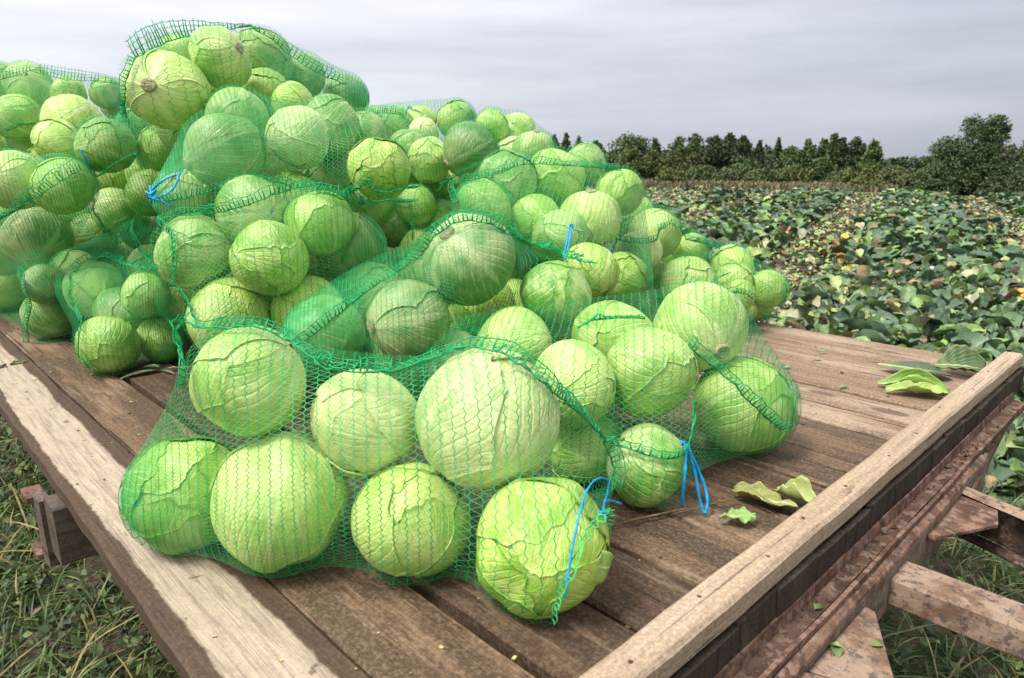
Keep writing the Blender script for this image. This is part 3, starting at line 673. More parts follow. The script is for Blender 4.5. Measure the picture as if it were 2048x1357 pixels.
# dirt lying in the channel
vs, us = np.meshgrid(np.linspace(.30, 2.5, 240), np.linspace(.3625, .3895, 9), indexing='ij')
dz = .9765 + .0030 * wob(vs * 5, us * 90, 61) + .0012 * wob(vs * 24, us * 260, 62) + .0010 * np.abs(wob(vs * 60, us * 500, 63))
dv = np.stack([-(us - 3.0), vs - 1.5, dz], -1).reshape(-1, 3); i, j = np.meshgrid(np.arange(239), np.arange(8), indexing='ij'); a = (i * 9 + j).ravel()
tag(obj('dirt', mesh_np('dirt', dv, np.stack([a, a + 9, a + 10, a + 1], 1), True, [M['dirt']]), trailer), kind='stuff')
clod = MB(); q = random.Random(5)
for k in range(46):
    v = q.uniform(.5, 2.4); u = q.uniform(.362, .388); s = q.choice((.002, .003, .004, .007))
    g = np.array([[q.gauss(0, 1), q.gauss(0, 1), q.gauss(0, 1)] for _ in range(6)]); 
    base = np.array([[1, 0, 0], [-1, 0, 0], [0, 1, 0], [0, -1, 0], [0, 0, 1], [0, 0, -1]]) + g * .18
    clod.add(base * s + np.array(tl(u, v, .980)), None, [(0, 2, 4), (2, 1, 4), (1, 3, 4), (3, 0, 4), (2, 0, 5), (1, 2, 5), (3, 1, 5), (0, 3, 5)])
tag(obj('dirt_clod', clod.mesh('dirt_clod', [M['dirt']]), trailer), kind='stuff')
obj('cross_member', strip_mesh('cross_member', [(.4495, .9605), (.338, .9605), (.336, .955), (.336, .862), (.342, .858), (.4495, .858)], .26, 2.02, 'face', 52, .0012, 60), trailer)
obj('weld_seam', strip_mesh('weld_seam', [(.3495, .973), (.344, .972), (.337, .966), (.3355, .9615), (.3495, .9615)], .30, 2.0, 'rust', 53, .003, 160), trailer)
# drawbar: a box tube in the middle, a slanting channel each side, gusset plates in the corners
def beam_uv(name, p0, p1, w, h, mat, seed, rough=.0015):
    p0, p1 = np.array(tl(*p0)), np.array(tl(*p1)); d = p1 - p0; L = np.linalg.norm(d)
    me = timber_mesh(name, L, w, h, mat, seed, .04, rough, .001, .005)
    o = obj(name, me, trailer, tuple((p0 + p1) / 2), (0, -math.asin(d[2] / L), math.atan2(d[1], d[0])))
    return o
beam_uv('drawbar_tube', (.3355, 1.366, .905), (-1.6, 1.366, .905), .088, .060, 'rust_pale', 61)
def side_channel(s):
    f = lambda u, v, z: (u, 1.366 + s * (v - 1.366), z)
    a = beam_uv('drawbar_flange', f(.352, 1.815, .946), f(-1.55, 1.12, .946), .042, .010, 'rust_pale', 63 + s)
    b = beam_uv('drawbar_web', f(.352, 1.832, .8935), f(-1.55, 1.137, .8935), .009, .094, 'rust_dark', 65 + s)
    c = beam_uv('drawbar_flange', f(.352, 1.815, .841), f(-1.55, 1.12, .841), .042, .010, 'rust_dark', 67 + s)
    g = MB(); z0, z1 = .934, .9405
    pg = [f(.3355, 1.535, 0), f(.322, 1.530, 0), f(.243, 1.690, 0), f(.26, 1.765, 0), f(.3355, 1.785, 0)]
    if s < 0: pg = [f(.3355, 1.545, 0), f(.318, 1.548, 0), f(.238, 1.700, 0), f(.225, 1.735, 0), f(.3355, 1.775, 0)]
    pts = [tl(p[0], p[1], z) for z in (z0, z1) for p in pg]; n = len(pg)
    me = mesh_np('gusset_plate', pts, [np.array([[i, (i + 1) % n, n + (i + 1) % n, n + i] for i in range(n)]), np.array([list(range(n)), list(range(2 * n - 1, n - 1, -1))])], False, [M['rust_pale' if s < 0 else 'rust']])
    obj('gusset_plate', me, trailer)
side_channel(1); side_channel(-1)
beam_uv('brace', (.392, 2.60, .935), (.326, 1.80, .905), .007, .05, 'rust', 71)
obj('far_channel_plate', strip_mesh('far_channel_plate', [(.402, .9605), (.402, .93), (.409, .93), (.409, .9605)], 2.03, 2.60, 'rust_dark', 72, .001, 20), trailer)
# frame rails, axle and wheels under the deck
for v in (.75, 2.2): beam_uv('frame_rail', (5.9, v, .935), (.451, v, .935), .08, .12, 'rust_dark', 80 + int(v))
for k, u in enumerate((1.46, 2.7, 4.1, 5.4)):
    o = obj('cross_bearer', timber_mesh('cross_bearer', 2.62 if k else 2.66, .055, .115, 'bearer', 84 + k, .1, .002, .002, .004), trailer, tl(u, 1.478 if k else 1.455, .9525 - .001), (0, 0, math.pi / 2)) if k else None
beam_uv('axle', (5.2, .65, .42), (5.2, 2.35, .42), .08, .08, 'rust_dark', 90)
for v in (.85, 2.15):
    for u in (5.1, 5.3):
        p = MB(); p.box(tl(u, v, .645), (.03, .03, .23)); obj('spring_hanger', p.mesh('spring_hanger', [M['rust_dark']]), trailer)
for v in (.70, 2.3):
    n = 28; pr_ = [(.20, -.09), (.34, -.10), (.40, -.07), (.42, 0), (.40, .07), (.34, .10), (.20, .09), (.19, 0)]; Vw = []
    for i in range(n):
        a = 6.2832 * i / n
        for r_, y_ in pr_: Vw.append(np.array(tl(5.2, v, .42)) + np.array([math.cos(a) * r_, y_, math.sin(a) * r_]))
    k = len(pr_); q4 = [(i * k + j, ((i + 1) % n) * k + j, ((i + 1) % n) * k + (j + 1) % k, i * k + (j + 1) % k) for i in range(n) for j in range(k)]
    wh = obj('wheel', mesh_np('wheel', Vw, np.array(q4), True, [M['tyre']]), trailer)
    d = MB(); c0 = np.array(tl(5.2, v, .42)); d.tube([c0 + (0, -.05, 0), c0 + (0, .05, 0)], .205, 24); obj('rim', d.mesh('rim', [M['rust']]), wh)
# bearer end showing at the left edge with its steel bracket
obj('cross_bearer', timber_mesh('cross_bearer', .50, .085, .130, 'bearer', 92, .04, .002, .002, .004), trailer, tl(1.62, .470, .9440), (0, 0, math.pi / 2))
p = MB(); p.box((0, 0, 0), (.026, .012, .078)); obj('bearer_end_board', p.mesh('bearer_end_board', [M['bearer']]), trailer, tl(1.690, .222, .918), (0, 0, .05))
p = MB(); p.box(tl(1.745, .215, .985), (.034, .018, .006)); p.box(tl(1.745, .231, .920), (.034, .004, .060)); p.box(tl(1.745, .215, .848), (.034, .018, .006))
obj('bracket', p.mesh('bracket', [M['rust']]), trailer)

# ---------------------------------------------------------------- measured heads, seams and cords (metres)
HEADS = [
 ('F1', -0.4352, 1.094, 1.3421, 0.0925, 'P', (0.76, 0.16, 0.63), 'pale cabbage with a broad white rib, top left in the frontmost net bag'),
 ('F1', -0.5617, 1.0993, 1.1414, 0.0914, 'L', None, 'lime cabbage at the left end of the frontmost bag, low on the edge plank'),
 ('F1', -0.3811, 1.0444, 1.1548, 0.1048, 'P', (0.1, 0.18, 0.98), 'large cabbage with a tall midrib, second from left at the bottom of the frontmost bag'),
 ('F1', -0.2487, 1.0931, 1.2747, 0.0866, 'W', None, 'whitish cabbage with rumpled leaves, left of the biggest pale head in the frontmost bag'),
 ('F1', -0.0417, 1.0468, 1.297, 0.1101, 'W', None, 'biggest whitish cabbage, highest at the middle of the frontmost net bag'),
 ('F1', -0.1628, 1.0135, 1.14, 0.09, 'P', None, 'round pale cabbage resting on the planks under the biggest head of the frontmost bag'),
 ('F1', 0.1508, 1.3353, 1.1255, 0.0758, 'L', None, 'small yellowish cabbage at the upper right end of the frontmost bag'),
 ('F1', 0.0431, 0.9238, 1.1452, 0.0952, 'L', None, 'large lime cabbage poking out of the open mouth of the frontmost bag'),
 ('F2', 0.4363, 1.5698, 1.3241, 0.1026, 'P', (0.24, -0.93, -0.3), 'pale cabbage with a cut stem facing out, top of the bag with blue straps'),
 ('F2', 0.2299, 1.5402, 1.3018, 0.0865, 'L', None, 'lime cabbage behind a dark ladder seam in the bag with blue straps'),
 ('F2', 0.5334, 1.5115, 1.1573, 0.1073, 'L', None, 'round cabbage at the right end of the strapped bag, crossed by a dark seam'),
 ('F2', 0.2868, 1.3732, 1.2789, 0.0909, 'P', None, 'ribbed pale green cabbage left of the cut stem in the strapped bag'),
 ('F2', 0.1176, 1.2983, 1.2732, 0.086, 'P', None, 'smooth pale cabbage just behind the upper right side of the frontmost bag'),
 ('F2', 0.0072, 1.6112, 1.2587, 0.0937, 'P', None, 'pale cabbage rising right behind the biggest whitish head of the frontmost bag'),
 ('F2', -0.1496, 1.6801, 1.2111, 0.0803, 'W', None, "whitish cabbage just showing over the sag of the frontmost bag's seam"),
 ('F2', -0.3029, 1.7312, 1.2016, 0.0874, 'P', None, 'pale cabbage at the far left end of the bag with blue straps'),
 ('F2', 0.2614, 1.2481, 1.1264, 0.0764, 'G', None, 'green striped cabbage resting on planks beside the hanging blue straps'),
 ('M', -0.1059, 1.7071, 1.4621, 0.1079, 'D', (-0.46, -0.55, 0.69), 'big grey green cabbage with torn leaves at the crest of the ladder seamed bag'),
 ('M', -0.2484, 1.6127, 1.3322, 0.0969, 'D', (-0.81, -0.59, -0.01), 'dull green cabbage with fine pale veins under the torn grey one'),
 ('M', -0.391, 1.918, 1.3315, 0.0901, 'G', None, 'pale green cabbage behind the diagonal ladder seam'),
 ('M', -0.4558, 1.6641, 1.2723, 0.0972, 'G', None, 'cabbage with loose bluish leaf at the lower left end of the ladder seamed bag'),
 ('M', -0.0032, 2.2089, 1.2493, 0.0776, 'L', None, 'small lime cabbage right of the torn grey one in the ladder seamed bag'),
 ('M', -0.1644, 2.2488, 1.1701, 0.0763, 'L', None, 'yellowish cabbage tucked low under the torn grey one'),
 ('M', 0.1105, 1.7012, 1.382, 0.0805, 'G', None, 'egg shaped deep green cabbage at the right end of the ladder seamed bag'),
 ('M', 0.0187, 2.874, 1.2787, 0.0787, 'G', None, 'small green cabbage half hidden right behind the torn grey one'),
 ('R2', 0.2116, 1.8373, 1.4133, 0.0741, 'L', None, 'pale green cabbage just below the blue cord at mid right'),
 ('R2', -0.0942, 2.3338, 1.5488, 0.0933, 'L', None, 'yellow green cabbage at the left end of the bag with a horizontal seam'),
 ('R2', 0.0782, 2.3931, 1.5065, 0.0844, 'L', None, 'lime cabbage second from left below the horizontal seam'),
 ('R2', -0.0139, 2.4788, 1.6301, 0.0978, 'G', None, 'light green cabbage crossed by the left part of the horizontal seam'),
 ('R2', 0.1541, 2.5575, 1.6402, 0.0954, 'L', None, 'wide green cabbage rising above the middle of the horizontal seam'),
 ('R2', 0.2682, 2.6707, 1.6829, 0.0768, 'G', None, "cabbage dim behind the net right of the horizontal seam's middle"),
 ('R2', 0.3775, 2.4938, 1.592, 0.0794, 'L', None, 'round lime cabbage at the right tip of the horizontal seam against the field'),
 ('R2', 0.2654, 2.3931, 1.5031, 0.101, 'P', (-0.03, -0.24, 0.97), 'pale pointed cabbage with concentric leaves above the hanging blue cord'),
 ('RA', 0.5663, 2.7715, 1.4171, 0.1014, 'P', None, 'pale green cabbage under an arched dark seam beside the field'),
 ('RA', 0.4779, 2.6247, 1.357, 0.0859, 'W', (0.14, -0.65, -0.75), 'broken whitish cabbage with brown cut stem under the wavy seam'),
 ('RA', 0.7453, 2.9132, 1.3361, 0.0698, 'L', None, 'small cabbage behind the tattered seam end beside the field'),
 ('RA', 0.4276, 2.5791, 1.1622, 0.0977, 'G', None, 'dark green cabbage in the hollow behind the strapped bag'),
 ('RA', 0.5721, 2.6784, 1.1355, 0.0855, 'W', None, 'white cabbage top just showing behind the strapped bag'),
 ('RB', 0.6507, 2.5537, 1.2472, 0.106, 'P', None, 'striped pale cabbage with a bunched net clump on its right side'),
 ('RB', 0.9114, 2.8908, 1.2658, 0.0896, 'L', None, 'cabbage at the top of the rightmost bag in front of the field'),
 ('RB', 0.881, 2.7429, 1.2338, 0.0738, 'P', None, 'pale cabbage below the top one in the rightmost bag'),
 ('RB', 1.0238, 2.7433, 1.1994, 0.0716, 'L', None, 'outermost cabbage at the right tip of the pile over the field'),
 ('RB', 0.8672, 2.6258, 1.1956, 0.0598, 'L', None, 'small yellowish cabbage behind the net clump in the rightmost bag'),
 ('RB', 1.0112, 2.8393, 1.1207, 0.0707, 'P', None, 'small striped cabbage on the planks at the right end of the pile'),
 ('RB', 0.9255, 2.7651, 1.1172, 0.0672, 'P', (0.28, -0.87, -0.4), 'small cabbage with grey cut stem under a short arched seam'),
 ('R3', -0.1766, 2.9581, 1.7348, 0.1088, 'D', (-0.79, -0.39, -0.47), 'dark cabbage with pale branching veins on the ridge right of centre'),
 ('R3', -0.46, 3.1696, 1.733, 0.0904, 'G', None, 'green and white cabbage half folded left of the dark veined one'),
 ('R3', -0.3508, 3.0354, 1.701, 0.0912, 'P', None, 'pale cabbage just left of the dark veined one on the ridge'),
 ('R3', -0.3348, 3.1553, 1.5851, 0.0787, 'G', None, 'green cabbage under the dark veined one on the ridge'),
 ('MB', -0.4042, 2.9765, 1.5176, 0.0789, 'L', None, "yellow striped cabbage in the hollow at the pile's middle"),
 ('MB', -0.3066, 3.0821, 1.4529, 0.0802, 'L', None, 'yellow green cabbage at the bottom of the hollow behind the torn grey one'),
 ('MB', -0.5354, 3.2294, 1.4795, 0.0811, 'G', None, "dim green cabbage deep in the hollow at the pile's middle"),
 ('R4', -0.614, 3.8133, 1.8741, 0.0994, 'G', None, 'half green cabbage with white side on the back ridge, left of the skyline'),
 ('R4', -0.749, 3.9443, 1.88, 0.0947, 'L', None, 'striped cabbage at the left end of the back ridge bag'),
 ('R4', -0.4951, 3.9392, 1.9057, 0.0763, 'P', None, 'small pale cabbage on the back skyline under a green net tip'),
 ('R4', -0.4018, 3.3104, 1.8205, 0.0668, 'W', None, 'whitish cabbage just below the back skyline'),
 ('R4', -0.304, 3.9522, 1.909, 0.1032, 'L', None, 'yellow green cabbage topping the back ridge against the sky'),
 ('R6', -0.0846, 3.0722, 1.8382, 0.0703, 'L', None, 'two toned cabbage right of the back ridge top against the sky'),
 ('R6', 0.0021, 3.0506, 1.7134, 0.0772, 'W', None, 'pale rumpled cabbage on the right slope of the ridge'),
 ('R6', 0.0893, 2.9238, 1.7364, 0.0837, 'G', (0.11, -0.26, 0.96), 'cabbage with white star shaped ribs up, right of the ridge against trees'),
 ('T', -1.0186, 2.1624, 1.8986, 0.1113, 'P', (0.07, -1.0, 0.03), 'big cabbage showing its round brown cut stem in the topmost bag'),
 ('T', -0.9077, 2.3148, 2.0053, 0.0883, 'P', (0.87, -0.36, 0.33), 'pale cabbage with a white rib at the top centre of the topmost bag'),
 ('T', -0.9477, 2.7939, 2.0615, 0.1111, 'G', None, 'green cabbage with a diagonal rib behind the net peak of the topmost bag'),
 ('T', -0.8322, 2.9557, 2.0206, 0.0893, 'G', None, 'light green cabbage on the right slope of the topmost bag'),
 ('T', -1.1981, 2.6935, 2.0654, 0.0733, 'L', None, "cabbage dim behind the net just left of the topmost bag's centre"),
 ('T', -1.5128, 2.9722, 1.8239, 0.087, 'G', None, 'dark cabbage in shade at the lower left of the topmost bag'),
 ('T', -0.6895, 2.2899, 1.8719, 0.064, 'L', None, "yellowish cabbage with a leaf tip under the topmost bag's right slope"),
 ('T', -0.7066, 3.0863, 1.9556, 0.0928, 'G', None, 'crinkled dark cabbage at the far right end of the topmost bag'),
 ('S', -0.8103, 2.1573, 1.8155, 0.0868, 'G', None, "smooth green cabbage just below the topmost bag's middle"),
 ('S', -0.7967, 1.992, 1.7208, 0.1035, 'G', (-0.73, -0.61, -0.3), 'large green cabbage with long horizontal ribs below the topmost bag'),
 ('S', -0.6122, 2.0703, 1.7616, 0.0837, 'W', None, 'round whitish cabbage, brightest at the middle of the second bag from top'),
 ('S', -0.5597, 2.2215, 1.797, 0.0854, 'G', None, 'dull green cabbage right behind the bright round whitish one'),
 ('S', -0.3561, 1.9243, 1.6772, 0.0788, 'L', None, 'pale cabbage with a faint round stem mark above the scalloped seam'),
 ('S', -0.5742, 2.2876, 1.6621, 0.0715, 'D', None, 'grey green cabbage low between two pale ones in the second bag from top'),
 ('S', -0.4776, 2.3463, 1.7823, 0.0706, 'G', None, 'cabbage dim behind stretched net at the right of the second bag from top'),
 ('S', -0.8834, 1.8915, 1.6024, 0.0629, 'W', None, 'white cabbage with peeled leaf at the blue knot left of centre'),
 ('S', -0.6934, 2.9489, 1.5723, 0.0851, 'G', None, 'deep green cabbage with curled leaf over the scalloped seam'),
 ('S', -0.743, 2.2306, 1.6554, 0.069, 'L', None, 'yellow green cabbage under the bright round whitish one'),
 ('C', -0.8311, 1.8134, 1.4643, 0.093, 'G', (0.96, 0.13, 0.24), 'green cabbage with ribs fanning from its right, left end of the centre left bag'),
 ('C', -0.6115, 1.7452, 1.4594, 0.0926, 'L', None, 'round lime cabbage at the front centre of the centre left bag'),
 ('C', -0.5091, 1.862, 1.5363, 0.0867, 'L', (-0.06, 0.23, -0.97), 'yellow green cabbage up right of the round lime one in the centre left bag'),
 ('C', -0.6873, 1.8677, 1.566, 0.0916, 'G', (0.73, -0.68, 0.06), 'cabbage with white ribs at its base behind the round lime one'),
 ('C', -0.4676, 2.0094, 1.4533, 0.0936, 'G', None, 'dark green cabbage with pale ribs right under the yellow green one'),
 ('C', -0.7359, 1.7715, 1.3013, 0.098, 'P', None, 'pale cabbage at the bottom of the centre left bag'),
 ('C', -0.5453, 1.8132, 1.3043, 0.094, 'L', None, 'lime cabbage at the bottom right of the centre left bag'),
 ('MB', -0.5314, 3.0594, 1.4332, 0.1009, 'D', None, 'dark cabbage behind dense net in the hollow right of the centre left bag'),
 ('MB', -0.5884, 3.4895, 1.2264, 0.107, 'W', None, 'pale cabbage edge showing under the dense net in the hollow'),
 ('C', -1.1484, 2.3305, 1.2175, 0.0648, 'P', None, "small pale cabbage peeking out left of the centre left bag's bottom"),
 ('LA', -2.6578, 4.0501, 2.0979, 0.1146, 'L', (0.51, -0.78, 0.37), 'cabbage with pinkish stem at the top of the back left bag'),
 ('LA', -2.3777, 3.9394, 2.0466, 0.0867, 'L', None, 'two toned cabbage under the standing seam of the back left bag'),
 ('LA', -2.2137, 4.0107, 2.0503, 0.0794, 'G', None, 'green cabbage with fan veins at the right of the back left bag'),
 ('LA', -2.6581, 3.9084, 1.9169, 0.1191, 'L', None, 'big green cabbage at the left of the back left bag'),
 ('LA', -1.9253, 3.1794, 1.8577, 0.1146, 'P', None, 'pale cabbage with a white rib at the centre of the back left bag'),
 ('LA', -2.2453, 4.1458, 1.9869, 0.0777, 'L', None, 'small yellow cabbage just left of the topmost bag'),
 ('LA', -2.7338, 4.0459, 1.8043, 0.0924, 'P', None, 'striped cabbage ringed by a looped seam at the left'),
 ('LA', -1.8807, 2.9839, 1.773, 0.0857, 'P', None, 'pale cabbage with star shaped veins below the back left bag'),
 ('LA', -2.9051, 4.1287, 1.7845, 0.0964, 'L', None, "cabbage cut by the photo's left edge under the back left bag"),
 ('LB', -1.6549, 2.3623, 1.6334, 0.0918, 'P', (-0.01, -0.99, 0.13), 'pale cabbage with white stem end at the left edge above the slanting seam'),
 ('LB', -1.4778, 2.34, 1.618, 0.0911, 'L', None, 'yellow green cabbage under the slanting ladder seam'),
 ('LB', -1.7833, 2.6225, 1.4137, 0.1122, 'D', (0.18, -0.71, -0.69), 'dark green cabbage with pale ribs below the slanting seam'),
 ('LE', -2.2732, 3.05, 1.1615, 0.1115, 'L', None, 'cabbage at the left edge just above the planks'),
 ('LC', -1.3957, 2.478, 1.7474, 0.0912, 'G', None, 'cabbage with a blue tie on its shaded left side'),
 ('LC', -1.5843, 2.8094, 1.5082, 0.0866, 'P', (-0.66, -0.71, 0.22), 'striped cabbage with cut stem to the left, below the blue tie'),
 ('LC', -1.6744, 3.0413, 1.6433, 0.0825, 'L', None, 'yellowish cabbage between slanting seam and blue tie at the left'),
 ('LC', -1.5458, 2.9799, 1.6364, 0.0582, 'L', None, 'small cabbage under the hanging net fringe of the topmost bag'),
 ('LC', -1.7134, 2.8595, 1.4, 0.0886, 'G', (0.84, -0.03, 0.55), 'cabbage with spreading base ribs under the one with cut stem at the left'),
 ('LD', -1.537, 2.9419, 1.4123, 0.0904, 'G', None, 'cabbage with purplish lower side left of the blue knot'),
 ('LD', -1.7697, 3.2476, 1.2545, 0.0875, 'L', None, "yellowish cabbage in the gap above the lower left bag's seam"),
 ('LD', -1.4854, 2.4514, 1.2491, 0.0943, 'L', None, 'round cabbage at the middle of the lower left bag'),
 ('LD', -1.1881, 2.2183, 1.2738, 0.0716, 'L', None, 'pale mottled cabbage at the right of the lower left bag'),
 ('LD', -1.6387, 2.5882, 1.2924, 0.0792, 'P', None, 'pale cabbage beside the small blue knot at the lower left'),
 ('LD', -1.2651, 2.1128, 1.1392, 0.0892, 'L', None, 'cabbage with a torn leaf resting on planks at the lower left'),
 ('LD', -1.1681, 2.2412, 1.1223, 0.0723, 'L', None, 'small narrow cabbage on planks beside the fallen green sprig'),
 ('LE', -1.7248, 2.5463, 1.1423, 0.0923, 'G', None, 'shaded cabbage in the net corner that trails on the planks'),
 ('LE', -1.6662, 2.4514, 1.269, 0.0682, 'D', None, 'dark leafy cabbage pressed above the trailing net corner'),
 ('LA', -2.8455, 4.1185, 2.1336, 0.088, 'G', None, 'cabbage deep inside the pile, glimpsed between the front heads'),
 ('T', -0.988, 2.4322, 1.914, 0.088, 'P', None, 'cabbage deep inside the pile, glimpsed between the front heads'),
 ('T', -0.8348, 2.505, 1.9058, 0.088, 'L', None, 'cabbage deep inside the pile, glimpsed between the front heads'),
 ('LC', -1.1119, 2.4793, 1.8017, 0.088, 'G', None, 'cabbage deep inside the pile, glimpsed between the front heads'),
 ('R6', 0.0132, 3.1861, 1.8118, 0.088, 'P', None, 'cabbage deep inside the pile, glimpsed between the front heads'),
 ('LC', -1.2503, 2.5916, 1.7444, 0.088, 'L', None, 'cabbage deep inside the pile, glimpsed between the front heads'),
 ('LC', -1.671, 3.2042, 1.7162, 0.088, 'G', None, 'cabbage deep inside the pile, glimpsed between the front heads'),
 ('LC', -1.2627, 2.7387, 1.6639, 0.088, 'P', None, 'cabbage deep inside the pile, glimpsed between the front heads'),
 ('S', -0.6995, 2.3976, 1.6537, 0.088, 'L', None, 'cabbage deep inside the pile, glimpsed between the front heads'),
 ('R3', -0.4648, 3.2997, 1.616, 0.088, 'G', None, 'cabbage deep inside the pile, glimpsed between the front heads'),
 ('R3', -0.2569, 3.3024, 1.616, 0.088, 'P', None, 'cabbage deep inside the pile, glimpsed between the front heads'),
 ('LC', -1.8097, 3.0979, 1.5829, 0.088, 'L', None, 'cabbage deep inside the pile, glimpsed between the front heads'),
 ('LC', -1.4085, 2.7668, 1.5783, 0.088, 'G', None, 'cabbage deep inside the pile, glimpsed between the front heads'),
 ('S', -0.9017, 2.1132, 1.6071, 0.088, 'P', None, 'cabbage deep inside the pile, glimpsed between the front heads'),
 ('S', -0.6506, 2.0745, 1.5829, 0.088, 'L', None, 'cabbage deep inside the pile, glimpsed between the front heads'),
 ('S', -0.5363, 2.6923, 1.5481, 0.088, 'G', None, 'cabbage deep inside the pile, glimpsed between the front heads'),
 ('LE', -2.1291, 2.9411, 1.4787, 0.088, 'P', None, 'cabbage deep inside the pile, glimpsed between the front heads'),
 ('RA', 0.5018, 2.946, 1.4783, 0.088, 'L', None, 'cabbage deep inside the pile, glimpsed between the front heads'),
 ('LC', -1.8501, 2.9409, 1.4601, 0.088, 'G', None, 'cabbage deep inside the pile, glimpsed between the front heads'),
 ('MB', -0.4315, 3.3064, 1.3883, 0.088, 'P', None, 'cabbage deep inside the pile, glimpsed between the front heads'),
 ('R2', -0.0054, 2.5228, 1.4461, 0.088, 'L', None, 'cabbage deep inside the pile, glimpsed between the front heads'),
 ('R2', 0.1528, 2.2242, 1.4619, 0.088, 'G', None, 'cabbage deep inside the pile, glimpsed between the front heads'),
 ('LB', -2.0001, 2.7278, 1.3553, 0.088, 'P', None, 'cabbage deep inside the pile, glimpsed between the front heads'),
 ('MB', -0.3898, 2.9633, 1.3256, 0.088, 'L', None, 'cabbage deep inside the pile, glimpsed between the front heads'),
 ('LC', -1.7494, 2.9837, 1.2843, 0.088, 'G', None, 'cabbage deep inside the pile, glimpsed between the front heads'),
 ('C', -0.6107, 2.1222, 1.4043, 0.088, 'P', None, 'cabbage deep inside the pile, glimpsed between the front heads'),
 ('RA', 0.6825, 3.0333, 1.2774, 0.088, 'L', None, 'cabbage deep inside the pile, glimpsed between the front heads'),
 ('LD', -1.3216, 2.5583, 1.3101, 0.088, 'G', None, 'cabbage deep inside the pile, glimpsed between the front heads'),
 ('M', -0.3009, 2.382, 1.3057, 0.088, 'P', None, 'cabbage deep inside the pile, glimpsed between the front heads'),
 ('R2', 0.373, 2.3146, 1.3168, 0.088, 'L', None, 'cabbage deep inside the pile, glimpsed between the front heads'),
 ('C', -0.5807, 2.2561, 1.3116, 0.088, 'G', None, 'cabbage deep inside the pile, glimpsed between the front heads'),
 ('RA', 0.5871, 2.8334, 1.2122, 0.088, 'P', None, 'cabbage deep inside the pile, glimpsed between the front heads'),
 ('M', -0.0815, 1.9503, 1.2992, 0.088, 'L', None, 'cabbage deep inside the pile, glimpsed between the front heads'),
 ('LD', -1.348, 2.3589, 1.1834, 0.088, 'G', None, 'cabbage deep inside the pile, glimpsed between the front heads'),
 ('M', 0.1412, 1.8193, 1.2644, 0.088, 'P', None, 'cabbage deep inside the pile, glimpsed between the front heads'),
 ('-', 0.2284, 2.8035, 1.158, 0.108, 'L', None, 'cabbage deep inside the pile, glimpsed between the front heads'),
 ('-', 0.5165, 3.0674, 1.158, 0.108, 'G', None, 'cabbage deep inside the pile, glimpsed between the front heads'),
 ('-', -0.3238, 2.5597, 1.158, 0.108, 'P', None, 'cabbage deep inside the pile, glimpsed between the front heads'),
 ('-', 0.2292, 3.0913, 1.158, 0.108, 'L', None, 'cabbage deep inside the pile, glimpsed between the front heads'),
 ('-', -0.4636, 2.7056, 1.158, 0.108, 'L', None, 'cabbage deep inside the pile, glimpsed between the front heads'),
 ('-', -0.1975, 2.9733, 1.158, 0.108, 'G', None, 'cabbage deep inside the pile, glimpsed between the front heads'),
 ('-', -0.052, 3.1027, 1.158, 0.108, 'P', None, 'cabbage deep inside the pile, glimpsed between the front heads'),
 ('-', -0.6126, 2.8653, 1.158, 0.108, 'L', None, 'cabbage deep inside the pile, glimpsed between the front heads'),
 ('-', -0.339, 3.1298, 1.158, 0.108, 'L', None, 'cabbage deep inside the pile, glimpsed between the front heads'),
 ('-', -0.0619, 3.3915, 1.158, 0.108, 'G', None, 'cabbage deep inside the pile, glimpsed between the front heads'),
 ('-', -1.0398, 2.7346, 1.158, 0.108, 'P', None, 'cabbage deep inside the pile, glimpsed between the front heads'),
 ('-', -0.888, 2.8745, 1.158, 0.108, 'L', None, 'cabbage deep inside the pile, glimpsed between the front heads'),
 ('-', -0.3453, 3.4058, 1.158, 0.108, 'L', None, 'cabbage deep inside the pile, glimpsed between the front heads'),
 ('-', -1.1783, 2.8989, 1.158, 0.108, 'G', None, 'cabbage deep inside the pile, glimpsed between the front heads'),
 ('-', -0.9114, 3.1715, 1.158, 0.108, 'P', None, 'cabbage deep inside the pile, glimpsed between the front heads'),
 ('-', -0.231, 3.8278, 1.158, 0.108, 'L', None, 'cabbage deep inside the pile, glimpsed between the front heads'),
 ('-', -1.3353, 3.0555, 1.158, 0.108, 'L', None, 'cabbage deep inside the pile, glimpsed between the front heads'),
 ('-', -0.7951, 3.5806, 1.158, 0.108, 'G', None, 'cabbage deep inside the pile, glimpsed between the front heads'),
 ('-', -0.6489, 3.717, 1.158, 0.108, 'P', None, 'cabbage deep inside the pile, glimpsed between the front heads'),
 ('-', -0.3755, 3.974, 1.158, 0.108, 'L', None, 'cabbage deep inside the pile, glimpsed between the front heads'),
 ('-', -1.4783, 3.1898, 1.158, 0.108, 'L', None, 'cabbage deep inside the pile, glimpsed between the front heads'),
 ('-', -0.7891, 3.8557, 1.158, 0.108, 'G', None, 'cabbage deep inside the pile, glimpsed between the front heads'),
 ('-', -0.5225, 4.1218, 1.158, 0.108, 'P', None, 'cabbage deep inside the pile, glimpsed between the front heads'),
 ('-', -1.6283, 3.3586, 1.158, 0.108, 'L', None, 'cabbage deep inside the pile, glimpsed between the front heads'),
 ('-', -0.9415, 4.0085, 1.158, 0.108, 'L', None, 'cabbage deep inside the pile, glimpsed between the front heads'),
 ('-', -1.9121, 3.3705, 1.158, 0.108, 'G', None, 'cabbage deep inside the pile, glimpsed between the front heads'),
 ('-', -2.3477, 3.8381, 1.158, 0.108, 'P', None, 'cabbage deep inside the pile, glimpsed between the front heads'),
 ('-', -2.0791, 4.1015, 1.158, 0.108, 'L', None, 'cabbage deep inside the pile, glimpsed between the front heads'),
 ('-', -2.6412, 3.8444, 1.158, 0.108, 'L', None, 'cabbage deep inside the pile, glimpsed between the front heads'),
